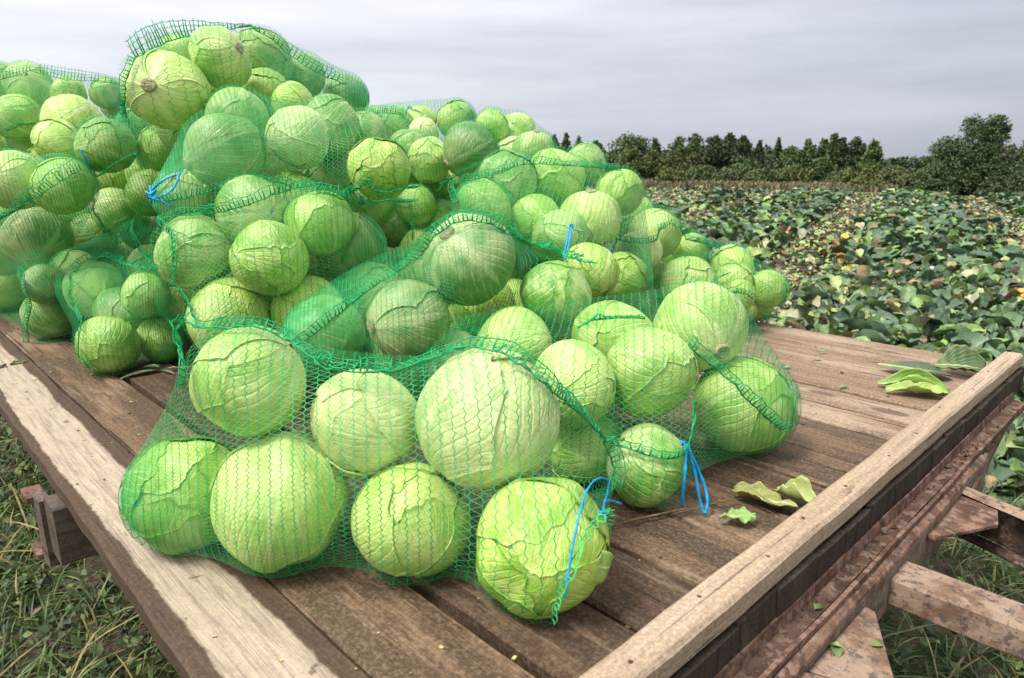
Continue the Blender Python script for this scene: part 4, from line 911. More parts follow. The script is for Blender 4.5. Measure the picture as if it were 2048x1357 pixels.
 ('-', -2.3716, 4.1165, 1.158, 0.108, 'G', None, 'cabbage deep inside the pile, glimpsed between the front heads'),
 ('-', -2.2265, 4.2464, 1.158, 0.108, 'P', None, 'cabbage deep inside the pile, glimpsed between the front heads'),
 ('-', -2.7941, 4.0032, 1.158, 0.108, 'L', None, 'cabbage deep inside the pile, glimpsed between the front heads'),
 ('-', -2.641, 4.1379, 1.158, 0.108, 'L', None, 'cabbage deep inside the pile, glimpsed between the front heads'),
 ('-', -2.7946, 4.2883, 1.158, 0.108, 'G', None, 'cabbage deep inside the pile, glimpsed between the front heads'),
 ('-', 0.2461, 2.6552, 1.3273, 0.108, 'P', None, 'cabbage deep inside the pile, glimpsed between the front heads'),
 ('-', -0.7321, 2.0046, 1.3273, 0.108, 'L', None, 'cabbage deep inside the pile, glimpsed between the front heads'),
 ('-', -0.1863, 2.5355, 1.3273, 0.108, 'L', None, 'cabbage deep inside the pile, glimpsed between the front heads'),
 ('-', 0.235, 2.9433, 1.3273, 0.108, 'G', None, 'cabbage deep inside the pile, glimpsed between the front heads'),
 ('-', -0.8692, 2.1637, 1.3273, 0.108, 'P', None, 'cabbage deep inside the pile, glimpsed between the front heads'),
 ('-', -0.592, 2.4318, 1.3273, 0.108, 'L', None, 'cabbage deep inside the pile, glimpsed between the front heads'),
 ('-', -0.1932, 2.8267, 1.3273, 0.108, 'L', None, 'cabbage deep inside the pile, glimpsed between the front heads'),
 ('-', 0.089, 3.0958, 1.3273, 0.108, 'G', None, 'cabbage deep inside the pile, glimpsed between the front heads'),
 ('-', -1.024, 2.3282, 1.3273, 0.108, 'P', None, 'cabbage deep inside the pile, glimpsed between the front heads'),
 ('-', -0.7485, 2.5823, 1.3273, 0.108, 'L', None, 'cabbage deep inside the pile, glimpsed between the front heads'),
 ('-', -0.0651, 3.2509, 1.3273, 0.108, 'L', None, 'cabbage deep inside the pile, glimpsed between the front heads'),
 ('-', -1.0319, 2.6091, 1.3273, 0.108, 'G', None, 'cabbage deep inside the pile, glimpsed between the front heads'),
 ('-', -0.7546, 2.8728, 1.3273, 0.108, 'P', None, 'cabbage deep inside the pile, glimpsed between the front heads'),
 ('-', -0.2128, 3.3881, 1.3273, 0.108, 'L', None, 'cabbage deep inside the pile, glimpsed between the front heads'),
 ('-', -1.1806, 2.7636, 1.3273, 0.108, 'L', None, 'cabbage deep inside the pile, glimpsed between the front heads'),
 ('-', -0.9068, 3.0088, 1.3273, 0.108, 'G', None, 'cabbage deep inside the pile, glimpsed between the front heads'),
 ('-', -1.3201, 2.907, 1.3273, 0.108, 'P', None, 'cabbage deep inside the pile, glimpsed between the front heads'),
 ('-', -0.4986, 3.7077, 1.3273, 0.108, 'L', None, 'cabbage deep inside the pile, glimpsed between the front heads'),
 ('-', -0.2275, 3.957, 1.3273, 0.108, 'L', None, 'cabbage deep inside the pile, glimpsed between the front heads'),
 ('-', -0.7924, 3.726, 1.3273, 0.108, 'G', None, 'cabbage deep inside the pile, glimpsed between the front heads'),
 ('-', -0.5165, 3.994, 1.3273, 0.108, 'P', None, 'cabbage deep inside the pile, glimpsed between the front heads'),
 ('-', -0.932, 3.8771, 1.3273, 0.108, 'L', None, 'cabbage deep inside the pile, glimpsed between the front heads'),
 ('-', -0.6585, 4.1478, 1.3273, 0.108, 'L', None, 'cabbage deep inside the pile, glimpsed between the front heads'),
 ('-', -2.0412, 3.1097, 1.3273, 0.108, 'G', None, 'cabbage deep inside the pile, glimpsed between the front heads'),
 ('-', -2.0437, 3.3869, 1.3273, 0.108, 'P', None, 'cabbage deep inside the pile, glimpsed between the front heads'),
 ('-', -2.2092, 3.8146, 1.3273, 0.108, 'L', None, 'cabbage deep inside the pile, glimpsed between the front heads'),
 ('-', -2.489, 3.8489, 1.3273, 0.108, 'L', None, 'cabbage deep inside the pile, glimpsed between the front heads'),
 ('-', -2.2141, 4.0987, 1.3273, 0.108, 'G', None, 'cabbage deep inside the pile, glimpsed between the front heads'),
 ('-', -2.6431, 3.9812, 1.3273, 0.108, 'P', None, 'cabbage deep inside the pile, glimpsed between the front heads'),
 ('-', -2.4997, 4.1159, 1.3273, 0.108, 'L', None, 'cabbage deep inside the pile, glimpsed between the front heads'),
 ('-', -2.3723, 4.2632, 1.3273, 0.108, 'L', None, 'cabbage deep inside the pile, glimpsed between the front heads'),
 ('-', -2.7772, 4.1419, 1.3273, 0.108, 'G', None, 'cabbage deep inside the pile, glimpsed between the front heads'),
 ('-', -2.9362, 4.2985, 1.3273, 0.108, 'P', None, 'cabbage deep inside the pile, glimpsed between the front heads'),
 ('-', 0.0897, 2.6653, 1.4967, 0.108, 'L', None, 'cabbage deep inside the pile, glimpsed between the front heads'),
 ('-', 0.2385, 2.7952, 1.4967, 0.108, 'L', None, 'cabbage deep inside the pile, glimpsed between the front heads'),
 ('-', -0.0518, 2.8113, 1.4967, 0.108, 'G', None, 'cabbage deep inside the pile, glimpsed between the front heads'),
 ('-', 0.087, 2.9586, 1.4967, 0.108, 'P', None, 'cabbage deep inside the pile, glimpsed between the front heads'),
 ('-', -0.8813, 2.3127, 1.4967, 0.108, 'L', None, 'cabbage deep inside the pile, glimpsed between the front heads'),
 ('-', -0.0547, 3.1119, 1.4967, 0.108, 'L', None, 'cabbage deep inside the pile, glimpsed between the front heads'),
 ('-', -1.0355, 2.4618, 1.4967, 0.108, 'G', None, 'cabbage deep inside the pile, glimpsed between the front heads'),
 ('-', -0.8899, 2.5938, 1.4967, 0.108, 'P', None, 'cabbage deep inside the pile, glimpsed between the front heads'),
 ('-', -0.0613, 3.3821, 1.4967, 0.108, 'L', None, 'cabbage deep inside the pile, glimpsed between the front heads'),
 ('-', -1.1835, 2.6154, 1.4967, 0.108, 'L', None, 'cabbage deep inside the pile, glimpsed between the front heads'),
 ('-', -0.8984, 2.8844, 1.4967, 0.108, 'G', None, 'cabbage deep inside the pile, glimpsed between the front heads'),
 ('-', -0.2245, 3.5339, 1.4967, 0.108, 'P', None, 'cabbage deep inside the pile, glimpsed between the front heads'),
 ('-', -1.1718, 2.8955, 1.4967, 0.108, 'L', None, 'cabbage deep inside the pile, glimpsed between the front heads'),
 ('-', -0.9011, 3.1573, 1.4967, 0.108, 'L', None, 'cabbage deep inside the pile, glimpsed between the front heads'),
 ('-', -0.6372, 3.4261, 1.4967, 0.108, 'G', None, 'cabbage deep inside the pile, glimpsed between the front heads'),
 ('-', -0.2174, 3.8282, 1.4967, 0.108, 'P', None, 'cabbage deep inside the pile, glimpsed between the front heads'),
 ('-', -1.3332, 3.0455, 1.4967, 0.108, 'L', None, 'cabbage deep inside the pile, glimpsed between the front heads'),
 ('-', -0.6414, 3.7111, 1.4967, 0.108, 'L', None, 'cabbage deep inside the pile, glimpsed between the front heads'),
 ('-', -0.3818, 3.9724, 1.4967, 0.108, 'G', None, 'cabbage deep inside the pile, glimpsed between the front heads'),
 ('-', -1.473, 3.2068, 1.4967, 0.108, 'P', None, 'cabbage deep inside the pile, glimpsed between the front heads'),
 ('-', -0.7953, 3.8665, 1.4967, 0.108, 'L', None, 'cabbage deep inside the pile, glimpsed between the front heads'),
 ('-', -0.5213, 4.1241, 1.4967, 0.108, 'L', None, 'cabbage deep inside the pile, glimpsed between the front heads'),
 ('-', -1.6378, 3.3525, 1.4967, 0.108, 'G', None, 'cabbage deep inside the pile, glimpsed between the front heads'),
 ('-', -0.9309, 4.0157, 1.4967, 0.108, 'P', None, 'cabbage deep inside the pile, glimpsed between the front heads'),
 ('-', -2.0474, 3.2266, 1.4967, 0.108, 'L', None, 'cabbage deep inside the pile, glimpsed between the front heads'),
 ('-', -1.9161, 3.3725, 1.4967, 0.108, 'L', None, 'cabbage deep inside the pile, glimpsed between the front heads'),
 ('-', -2.3574, 3.834, 1.4967, 0.108, 'G', None, 'cabbage deep inside the pile, glimpsed between the front heads'),
 ('-', -2.0728, 4.0851, 1.4967, 0.108, 'P', None, 'cabbage deep inside the pile, glimpsed between the front heads'),
 ('-', -2.6358, 3.8383, 1.4967, 0.108, 'L', None, 'cabbage deep inside the pile, glimpsed between the front heads'),
 ('-', -2.4952, 3.9737, 1.4967, 0.108, 'L', None, 'cabbage deep inside the pile, glimpsed between the front heads'),
 ('-', -2.2153, 4.2427, 1.4967, 0.108, 'G', None, 'cabbage deep inside the pile, glimpsed between the front heads'),
 ('-', -2.6451, 4.1333, 1.4967, 0.108, 'P', None, 'cabbage deep inside the pile, glimpsed between the front heads'),
 ('-', -2.7955, 4.2754, 1.4967, 0.108, 'L', None, 'cabbage deep inside the pile, glimpsed between the front heads'),
 ('-', -0.8819, 2.4609, 1.666, 0.108, 'L', None, 'cabbage deep inside the pile, glimpsed between the front heads'),
 ('-', 0.0711, 3.3735, 1.666, 0.108, 'G', None, 'cabbage deep inside the pile, glimpsed between the front heads'),
 ('-', -1.0311, 2.6074, 1.666, 0.108, 'P', None, 'cabbage deep inside the pile, glimpsed between the front heads'),
 ('-', -1.03, 2.8841, 1.666, 0.108, 'L', None, 'cabbage deep inside the pile, glimpsed between the front heads'),
 ('-', -0.7663, 3.1441, 1.666, 0.108, 'L', None, 'cabbage deep inside the pile, glimpsed between the front heads'),
 ('-', -0.3625, 3.5449, 1.666, 0.108, 'G', None, 'cabbage deep inside the pile, glimpsed between the front heads'),
 ('-', -0.5145, 3.7013, 1.666, 0.108, 'P', None, 'cabbage deep inside the pile, glimpsed between the front heads'),
 ('-', -0.2277, 3.974, 1.666, 0.108, 'L', None, 'cabbage deep inside the pile, glimpsed between the front heads'),
 ('-', -0.7829, 3.7155, 1.666, 0.108, 'L', None, 'cabbage deep inside the pile, glimpsed between the front heads'),
 ('-', -0.5035, 3.9863, 1.666, 0.108, 'G', None, 'cabbage deep inside the pile, glimpsed between the front heads'),
 ('-', -0.9375, 3.8788, 1.666, 0.108, 'P', None, 'cabbage deep inside the pile, glimpsed between the front heads'),
 ('-', -0.6668, 4.1439, 1.666, 0.108, 'L', None, 'cabbage deep inside the pile, glimpsed between the front heads'),
 ('-', -1.77, 3.3596, 1.666, 0.108, 'L', None, 'cabbage deep inside the pile, glimpsed between the front heads'),
 ('-', -2.04, 3.3839, 1.666, 0.108, 'G', None, 'cabbage deep inside the pile, glimpsed between the front heads'),
 ('-', -2.2041, 3.8114, 1.666, 0.108, 'P', None, 'cabbage deep inside the pile, glimpsed between the front heads'),
 ('-', -2.4948, 3.8304, 1.666, 0.108, 'L', None, 'cabbage deep inside the pile, glimpsed between the front heads'),
 ('-', -2.2244, 4.0975, 1.666, 0.108, 'L', None, 'cabbage deep inside the pile, glimpsed between the front heads'),
 ('-', -2.0893, 4.2428, 1.666, 0.108, 'G', None, 'cabbage deep inside the pile, glimpsed between the front heads'),
 ('-', -2.5031, 4.1153, 1.666, 0.108, 'P', None, 'cabbage deep inside the pile, glimpsed between the front heads'),
 ('-', -2.6591, 4.2758, 1.666, 0.108, 'L', None, 'cabbage deep inside the pile, glimpsed between the front heads'),
 ('-', -2.9429, 4.301, 1.666, 0.108, 'L', None, 'cabbage deep inside the pile, glimpsed between the front heads'),
 ('-', -1.0377, 2.7374, 1.8354, 0.108, 'G', None, 'cabbage deep inside the pile, glimpsed between the front heads'),
 ('-', -1.1841, 2.8868, 1.8354, 0.108, 'P', None, 'cabbage deep inside the pile, glimpsed between the front heads'),
 ('-', -1.05, 3.0356, 1.8354, 0.108, 'L', None, 'cabbage deep inside the pile, glimpsed between the front heads'),
 ('-', -0.7819, 3.2949, 1.8354, 0.108, 'L', None, 'cabbage deep inside the pile, glimpsed between the front heads'),
 ('-', -0.5315, 4.1288, 1.8354, 0.108, 'G', None, 'cabbage deep inside the pile, glimpsed between the front heads'),
 ('-', -2.351, 3.8417, 1.8354, 0.108, 'P', None, 'cabbage deep inside the pile, glimpsed between the front heads'),
 ('-', -2.0852, 4.0974, 1.8354, 0.108, 'L', None, 'cabbage deep inside the pile, glimpsed between the front heads'),
 ('-', -2.3651, 4.114, 1.8354, 0.108, 'L', None, 'cabbage deep inside the pile, glimpsed between the front heads'),
 ('-', -2.2121, 4.2461, 1.8354, 0.108, 'G', None, 'cabbage deep inside the pile, glimpsed between the front heads'),
 ('-', -2.7922, 4.2928, 1.8354, 0.108, 'P', None, 'cabbage deep inside the pile, glimpsed between the front heads'),
 ('-', -2.6552, 4.2831, 2.0047, 0.108, 'L', None, 'cabbage deep inside the pile, glimpsed between the front heads'),
]
SEAMS = [
 ["F1",0.02,0.3,[[-0.522,1.086,1.451],[-0.511,1.084,1.446],[-0.5,1.083,1.441],[-0.491,1.087,1.44],[-0.48,1.084,1.441],[-0.467,1.077,1.442],[-0.453,1.069,1.444],[-0.443,1.067,1.445],[-0.433,1.067,1.446],[-0.424,1.07,1.446],[-0.415,1.072,1.446],[-0.405,1.073,1.443],[-0.395,1.075,1.44],[-0.386,1.077,1.436],[-0.377,1.078,1.431],[-0.369,1.08,1.426],[-0.36,1.08,1.421],[-0.35,1.077,1.415],[-0.34,1.072,1.409],[-0.329,1.066,1.404],[-0.319,1.06,1.399],[-0.309,1.054,1.395],[-0.298,1.047,1.391],[-0.288,1.04,1.387],[-0.278,1.039,1.386],[-0.267,1.038,1.384],[-0.257,1.037,1.383],[-0.247,1.036,1.382],[-0.236,1.034,1.381],[-0.226,1.035,1.382],[-0.216,1.036,1.382],[-0.206,1.037,1.382],[-0.195,1.037,1.383],[-0.185,1.037,1.383],[-0.174,1.036,1.384],[-0.164,1.041,1.386],[-0.154,1.046,1.389],[-0.143,1.05,1.391],[-0.132,1.053,1.395],[-0.121,1.053,1.399],[-0.11,1.049,1.404],[-0.098,1.042,1.409],[-0.087,1.039,1.414],[-0.076,1.04,1.418],[-0.065,1.039,1.422],[-0.054,1.031,1.422],[-0.043,1.025,1.421],[-0.032,1.02,1.42],[-0.021,1.018,1.419],[-0.011,1.016,1.417],[-0.002,1.011,1.412],[0.008,1.005,1.406],[0.017,1.002,1.4],[0.026,1.0,1.394],[0.035,1.0,1.387],[0.042,1.001,1.38],[0.05,1.002,1.372],[0.058,1.006,1.364],[0.066,1.014,1.354],[0.075,1.03,1.341],[0.087,1.065,1.321],[0.099,1.092,1.303],[0.11,1.11,1.288],[0.121,1.123,1.275],[0.131,1.131,1.262],[0.141,1.138,1.249],[0.151,1.146,1.236],[0.16,1.151,1.224],[0.167,1.152,1.21],[0.174,1.152,1.197],[0.181,1.157,1.182],[0.187,1.156,1.169],[0.184,1.145,1.16],[0.179,1.126,1.156],[0.174,1.105,1.154],[0.169,1.084,1.151]],None],
 ["F1",0.014,0.6,[[-0.522,1.086,1.451],[-0.53,1.084,1.446],[-0.536,1.078,1.442],[-0.529,1.067,1.435],[-0.526,1.065,1.426],[-0.526,1.068,1.416],[-0.521,1.062,1.406],[-0.513,1.047,1.4],[-0.504,1.03,1.394],[-0.503,1.023,1.385],[-0.503,1.019,1.376],[-0.505,1.016,1.366]],None],
 ["T",0.0,1,[[-1.039,2.043,1.969],[-1.045,2.152,2.008],[-1.034,2.262,2.049],[-1.019,2.37,2.081],[-0.964,2.477,2.113],[-0.901,2.585,2.146]],[[-1.063,2.055,2.015],[-1.067,2.167,2.067],[-1.057,2.277,2.105],[-1.019,2.381,2.127],[-0.964,2.484,2.139],[-0.901,2.587,2.152]]],
 ["T",0.0,1,[[-0.916,2.626,2.153],[-0.858,2.655,2.12],[-0.808,2.68,2.072],[-0.747,2.706,2.028],[-0.683,2.736,1.997],[-0.627,2.768,1.977]],[[-0.916,2.628,2.159],[-0.849,2.661,2.142],[-0.795,2.688,2.102],[-0.734,2.715,2.06],[-0.67,2.744,2.027],[-0.614,2.773,1.996]]],
 ["T",0.016,0.4,[[-1.053,2.072,1.973],[-1.058,2.06,1.954],[-1.063,2.049,1.934],[-1.076,2.053,1.916],[-1.081,2.056,1.9],[-1.085,2.059,1.884],[-1.09,2.062,1.867],[-1.112,2.098,1.853],[-1.301,2.459,1.858],[-1.394,2.64,1.847],[-1.415,2.685,1.826],[-1.42,2.706,1.806],[-1.434,2.744,1.787],[-1.459,2.804,1.767],[-1.495,2.883,1.746],[-1.517,2.937,1.724],[-1.523,2.961,1.701]],None],
 ["T",0.0,1,[[-1.519,2.911,1.74],[-1.513,2.93,1.705],[-1.508,2.953,1.681]],[[-1.492,2.888,1.652],[-1.477,2.916,1.648],[-1.454,2.943,1.641]]],
 ["LA",0.0,1,[[-2.576,3.713,2.091],[-2.511,3.734,2.112],[-2.445,3.757,2.139],[-2.379,3.767,2.121],[-2.287,3.777,2.098],[-2.194,3.791,2.094],[-2.113,3.807,2.096],[-2.041,3.818,2.078]],[[-2.581,3.727,2.142],[-2.511,3.745,2.154],[-2.445,3.763,2.166],[-2.379,3.779,2.168],[-2.287,3.792,2.155],[-2.181,3.803,2.139],[-2.105,3.816,2.128],[-2.036,3.826,2.11]]],
 ["LA",0.016,0.5,[[-2.263,3.451,1.871],[-2.327,3.492,1.869],[-2.391,3.532,1.866],[-2.458,3.578,1.854],[-2.534,3.634,1.842]],None],
 ["LA",0.014,0.4,[[-2.554,3.655,1.819],[-2.568,3.686,1.775],[-2.55,3.703,1.746],[-2.516,3.71,1.744],[-2.481,3.715,1.741]],None],
 ["LB",0.034,0.3,[[-1.703,2.341,1.514],[-1.663,2.319,1.528],[-1.631,2.307,1.54],[-1.597,2.294,1.553],[-1.56,2.275,1.568],[-1.519,2.249,1.583],[-1.486,2.235,1.597],[-1.462,2.233,1.612],[-1.441,2.238,1.626],[-1.424,2.248,1.64],[-1.41,2.261,1.65],[-1.399,2.279,1.66],[-1.391,2.304,1.67]],None],
 ["LC",0.02,0.5,[[-1.406,2.432,1.651],[-1.373,2.414,1.665],[-1.349,2.411,1.678],[-1.327,2.416,1.693],[-1.303,2.421,1.707],[-1.283,2.422,1.715],[-1.262,2.423,1.724]],None],
 ["LC",0.012,0.5,[[-1.49,2.523,1.58],[-1.504,2.545,1.559],[-1.518,2.567,1.537],[-1.532,2.59,1.514],[-1.535,2.614,1.49],[-1.54,2.639,1.464],[-1.535,2.664,1.443],[-1.528,2.686,1.422],[-1.508,2.707,1.416],[-1.487,2.729,1.41]],None],
 ["LD",0.022,0.4,[[-1.491,2.355,1.329],[-1.487,2.383,1.354],[-1.476,2.396,1.361],[-1.46,2.399,1.369],[-1.436,2.394,1.372],[-1.411,2.385,1.376],[-1.382,2.371,1.38],[-1.349,2.347,1.375],[-1.315,2.319,1.371],[-1.281,2.291,1.367],[-1.247,2.269,1.365],[-1.216,2.251,1.362],[-1.189,2.24,1.359],[-1.173,2.244,1.354],[-1.166,2.267,1.347],[-1.173,2.316,1.335]],None],
 ["LD",0.014,0.5,[[-1.504,2.354,1.321],[-1.488,2.321,1.303],[-1.475,2.293,1.285],[-1.461,2.263,1.269],[-1.432,2.226,1.253],[-1.398,2.179,1.239],[-1.355,2.126,1.229],[-1.311,2.069,1.22],[-1.303,2.046,1.207],[-1.3,2.031,1.193],[-1.301,2.023,1.177],[-1.3,2.016,1.154],[-1.304,2.016,1.129],[-1.29,2.016,1.111],[-1.28,2.022,1.091]],None],
 ["LD",0.014,0.5,[[-1.597,2.942,1.54],[-1.566,2.898,1.512],[-1.522,2.829,1.487],[-1.486,2.753,1.47],[-1.45,2.678,1.455],[-1.416,2.605,1.44],[-1.371,2.537,1.425],[-1.33,2.475,1.412],[-1.293,2.418,1.398],[-1.253,2.371,1.384],[-1.219,2.332,1.369],[-1.185,2.295,1.355],[-1.153,2.254,1.341],[-1.123,2.217,1.327],[-1.111,2.215,1.307]],None],
 ["LE",0.014,0.5,[[-1.734,2.447,1.332],[-1.696,2.393,1.314],[-1.683,2.375,1.291],[-1.681,2.372,1.265],[-1.682,2.379,1.238],[-1.692,2.399,1.207],[-1.713,2.417,1.179],[-1.733,2.432,1.152],[-1.75,2.443,1.124],[-1.771,2.467,1.087],[-1.79,2.489,1.049]],None],
 ["LE",0.022,0.8,[[-1.794,2.488,1.045],[-1.773,2.49,1.046],[-1.749,2.488,1.048],[-1.722,2.482,1.051],[-1.699,2.489,1.053],[-1.681,2.504,1.053],[-1.67,2.527,1.049],[-1.659,2.552,1.044]],None],
 ["C",0.022,0.4,[[-0.901,1.797,1.543],[-0.87,1.776,1.555],[-0.851,1.778,1.564],[-0.834,1.777,1.565],[-0.821,1.782,1.566],[-0.809,1.792,1.566],[-0.795,1.796,1.567],[-0.777,1.792,1.57],[-0.756,1.78,1.574],[-0.733,1.764,1.577],[-0.714,1.755,1.58],[-0.696,1.75,1.585],[-0.679,1.748,1.589],[-0.663,1.749,1.593],[-0.649,1.753,1.597],[-0.636,1.763,1.603],[-0.623,1.777,1.609],[-0.612,1.795,1.615],[-0.601,1.815,1.619],[-0.593,1.842,1.623],[-0.58,1.856,1.627],[-0.559,1.847,1.628],[-0.539,1.836,1.628],[-0.518,1.824,1.629],[-0.5,1.815,1.625],[-0.483,1.811,1.62],[-0.468,1.814,1.616],[-0.455,1.821,1.611],[-0.439,1.835,1.604],[-0.428,1.871,1.595],[-0.414,1.897,1.586],[-0.413,1.979,1.583],[-0.402,2.022,1.582],[-0.385,2.034,1.583],[-0.365,2.037,1.585],[-0.346,2.038,1.585],[-0.326,2.042,1.584],[-0.306,2.043,1.584],[-0.286,2.044,1.583]],None],
 ["C",0.014,0.5,[[-0.906,1.799,1.549],[-0.872,1.752,1.542],[-0.851,1.733,1.532],[-0.836,1.722,1.522],[-0.832,1.714,1.507],[-0.83,1.708,1.493],[-0.828,1.705,1.478],[-0.828,1.704,1.463],[-0.833,1.706,1.446],[-0.839,1.71,1.429],[-0.846,1.715,1.411],[-0.839,1.717,1.398],[-0.83,1.714,1.386],[-0.818,1.706,1.375],[-0.806,1.696,1.364],[-0.795,1.685,1.35],[-0.785,1.675,1.335],[-0.776,1.667,1.32]],None],
 ["MB",0.014,0.5,[[-0.656,3.054,1.517],[-0.627,3.042,1.521],[-0.597,3.03,1.525],[-0.565,3.003,1.529],[-0.537,2.994,1.533],[-0.506,2.967,1.534],[-0.472,2.916,1.535],[-0.442,2.893,1.536],[-0.416,2.885,1.535],[-0.414,2.883,1.511],[-0.412,2.883,1.487],[-0.41,2.882,1.463],[-0.409,2.879,1.436],[-0.408,2.876,1.409],[-0.407,2.871,1.382]],None],
 ["S",0.018,0.5,[[-0.901,1.817,1.601],[-0.879,1.815,1.604],[-0.859,1.818,1.607],[-0.841,1.825,1.61],[-0.827,1.83,1.614],[-0.813,1.835,1.617],[-0.798,1.839,1.621],[-0.783,1.843,1.625],[-0.768,1.847,1.631],[-0.753,1.851,1.638],[-0.737,1.855,1.644],[-0.722,1.859,1.65],[-0.707,1.863,1.652],[-0.692,1.868,1.654],[-0.678,1.873,1.656],[-0.663,1.878,1.659],[-0.648,1.885,1.654],[-0.633,1.891,1.65],[-0.618,1.899,1.645],[-0.602,1.908,1.636],[-0.585,1.916,1.628],[-0.571,1.924,1.631],[-0.556,1.928,1.634],[-0.541,1.932,1.638],[-0.527,1.94,1.628],[-0.512,1.946,1.618],[-0.495,1.949,1.616],[-0.476,1.946,1.613],[-0.454,1.932,1.611],[-0.432,1.905,1.619],[-0.408,1.867,1.628],[-0.389,1.85,1.635],[-0.368,1.836,1.656]],None],
 ["S",0.018,0.5,[[-0.373,1.839,1.651],[-0.368,1.844,1.638],[-0.363,1.848,1.625],[-0.344,1.853,1.622],[-0.326,1.862,1.619],[-0.308,1.873,1.624],[-0.291,1.891,1.629],[-0.277,1.92,1.63],[-0.261,1.938,1.632]],None],
 ["M",0.022,0.5,[[-0.484,1.556,1.295],[-0.47,1.555,1.306],[-0.457,1.558,1.315],[-0.445,1.562,1.324],[-0.433,1.569,1.333],[-0.423,1.576,1.341],[-0.412,1.582,1.349],[-0.401,1.588,1.358],[-0.39,1.593,1.366],[-0.379,1.597,1.375],[-0.367,1.6,1.384],[-0.356,1.601,1.392],[-0.344,1.601,1.401],[-0.331,1.599,1.41],[-0.315,1.595,1.42],[-0.3,1.594,1.429],[-0.286,1.601,1.437],[-0.273,1.612,1.444],[-0.26,1.625,1.452],[-0.247,1.635,1.461],[-0.232,1.64,1.471],[-0.217,1.641,1.481],[-0.208,1.64,1.493],[-0.199,1.637,1.506],[-0.189,1.634,1.519],[-0.18,1.633,1.531],[-0.166,1.631,1.54],[-0.152,1.632,1.55],[-0.138,1.635,1.559],[-0.125,1.636,1.561],[-0.111,1.638,1.564],[-0.098,1.641,1.566],[-0.081,1.641,1.563],[-0.063,1.644,1.559],[-0.046,1.65,1.555],[-0.031,1.655,1.544],[-0.017,1.663,1.533],[-0.002,1.697,1.523],[0.017,2.133,1.469],[0.039,2.317,1.441],[0.059,2.279,1.437],[0.074,2.131,1.448],[0.085,1.936,1.466],[0.091,1.72,1.487],[0.107,1.732,1.481],[0.124,1.737,1.473],[0.139,1.717,1.468],[0.151,1.658,1.469]],None],
 ["R2",0.02,0.5,[[-0.174,2.263,1.571],[-0.181,2.283,1.589],[-0.188,2.308,1.606],[-0.194,2.321,1.625],[-0.169,2.315,1.631],[-0.143,2.294,1.636],[-0.118,2.284,1.642],[-0.098,2.286,1.647],[-0.078,2.287,1.652],[-0.058,2.288,1.657],[-0.038,2.289,1.662],[-0.017,2.3,1.671],[0.004,2.315,1.679],[0.026,2.329,1.688],[0.048,2.336,1.689],[0.07,2.34,1.69],[0.091,2.343,1.691],[0.112,2.343,1.689],[0.132,2.342,1.687],[0.153,2.342,1.685],[0.173,2.344,1.683],[0.198,2.351,1.682],[0.224,2.36,1.68],[0.25,2.373,1.678],[0.277,2.388,1.677],[0.299,2.403,1.674],[0.322,2.417,1.672],[0.345,2.427,1.67],[0.367,2.434,1.668]],None],
 ["R2",0.0,1,[[0.13,1.878,1.459],[0.158,1.812,1.458],[0.178,1.744,1.451]],[[0.159,1.883,1.478],[0.188,1.813,1.463],[0.209,1.743,1.447]]],
 ["R3",0.024,0.5,[[-0.456,3.249,1.467],[-0.425,3.19,1.499],[-0.393,3.109,1.531],[-0.361,3.06,1.553],[-0.33,3.017,1.575],[-0.301,2.98,1.596],[-0.27,2.944,1.615],[-0.239,2.907,1.634],[-0.209,2.868,1.652],[-0.184,2.854,1.662],[-0.16,2.849,1.672],[-0.137,2.849,1.682],[-0.115,2.855,1.692],[-0.094,2.868,1.702],[-0.072,2.891,1.713]],None],
 ["R4",0.0,1,[[-0.743,3.789,1.933],[-0.661,3.728,1.934],[-0.587,3.664,1.925],[-0.538,3.599,1.912]],[[-0.737,3.798,1.97],[-0.661,3.737,1.968],[-0.587,3.673,1.959],[-0.533,3.607,1.94]]],
 ["R4",0.018,0.9,[[-0.533,3.593,1.902],[-0.528,3.63,1.929],[-0.521,3.646,1.955],[-0.483,3.603,1.935],[-0.439,3.525,1.921]],None],
 ["RA",0.02,0.6,[[0.221,2.78,1.369],[0.253,2.801,1.378],[0.284,2.817,1.388],[0.308,2.822,1.391],[0.332,2.824,1.393],[0.356,2.829,1.395],[0.38,2.783,1.398],[0.394,2.675,1.408],[0.408,2.579,1.413],[0.432,2.552,1.41],[0.457,2.54,1.41],[0.484,2.537,1.409],[0.506,2.545,1.413],[0.53,2.563,1.416],[0.543,2.607,1.445],[0.572,2.639,1.456],[0.599,2.664,1.468],[0.624,2.677,1.458],[0.649,2.693,1.448],[0.663,2.706,1.426],[0.677,2.718,1.403],[0.717,2.766,1.392],[0.757,2.811,1.381],[0.796,2.85,1.369],[0.831,2.876,1.357],[0.864,2.892,1.347]],None],
 ["RB",0.03,0.9,[[0.688,2.437,1.268],[0.707,2.449,1.28],[0.728,2.469,1.291],[0.765,2.506,1.293]],None],
 ["RB",0.018,0.5,[[0.768,2.491,1.225],[0.794,2.508,1.228],[0.821,2.524,1.23],[0.85,2.539,1.224],[0.878,2.554,1.217],[0.904,2.564,1.196]],None],
 ["RB",0.024,0.9,[[0.98,2.675,1.114],[1.043,2.747,1.09],[1.096,2.799,1.074]],None],
 ["F2",0.02,0.3,[[0.135,1.362,1.371],[0.151,1.383,1.375],[0.166,1.398,1.38],[0.182,1.405,1.38],[0.198,1.406,1.381],[0.213,1.404,1.383],[0.228,1.401,1.383],[0.243,1.396,1.383],[0.257,1.391,1.384],[0.272,1.387,1.384]],None],
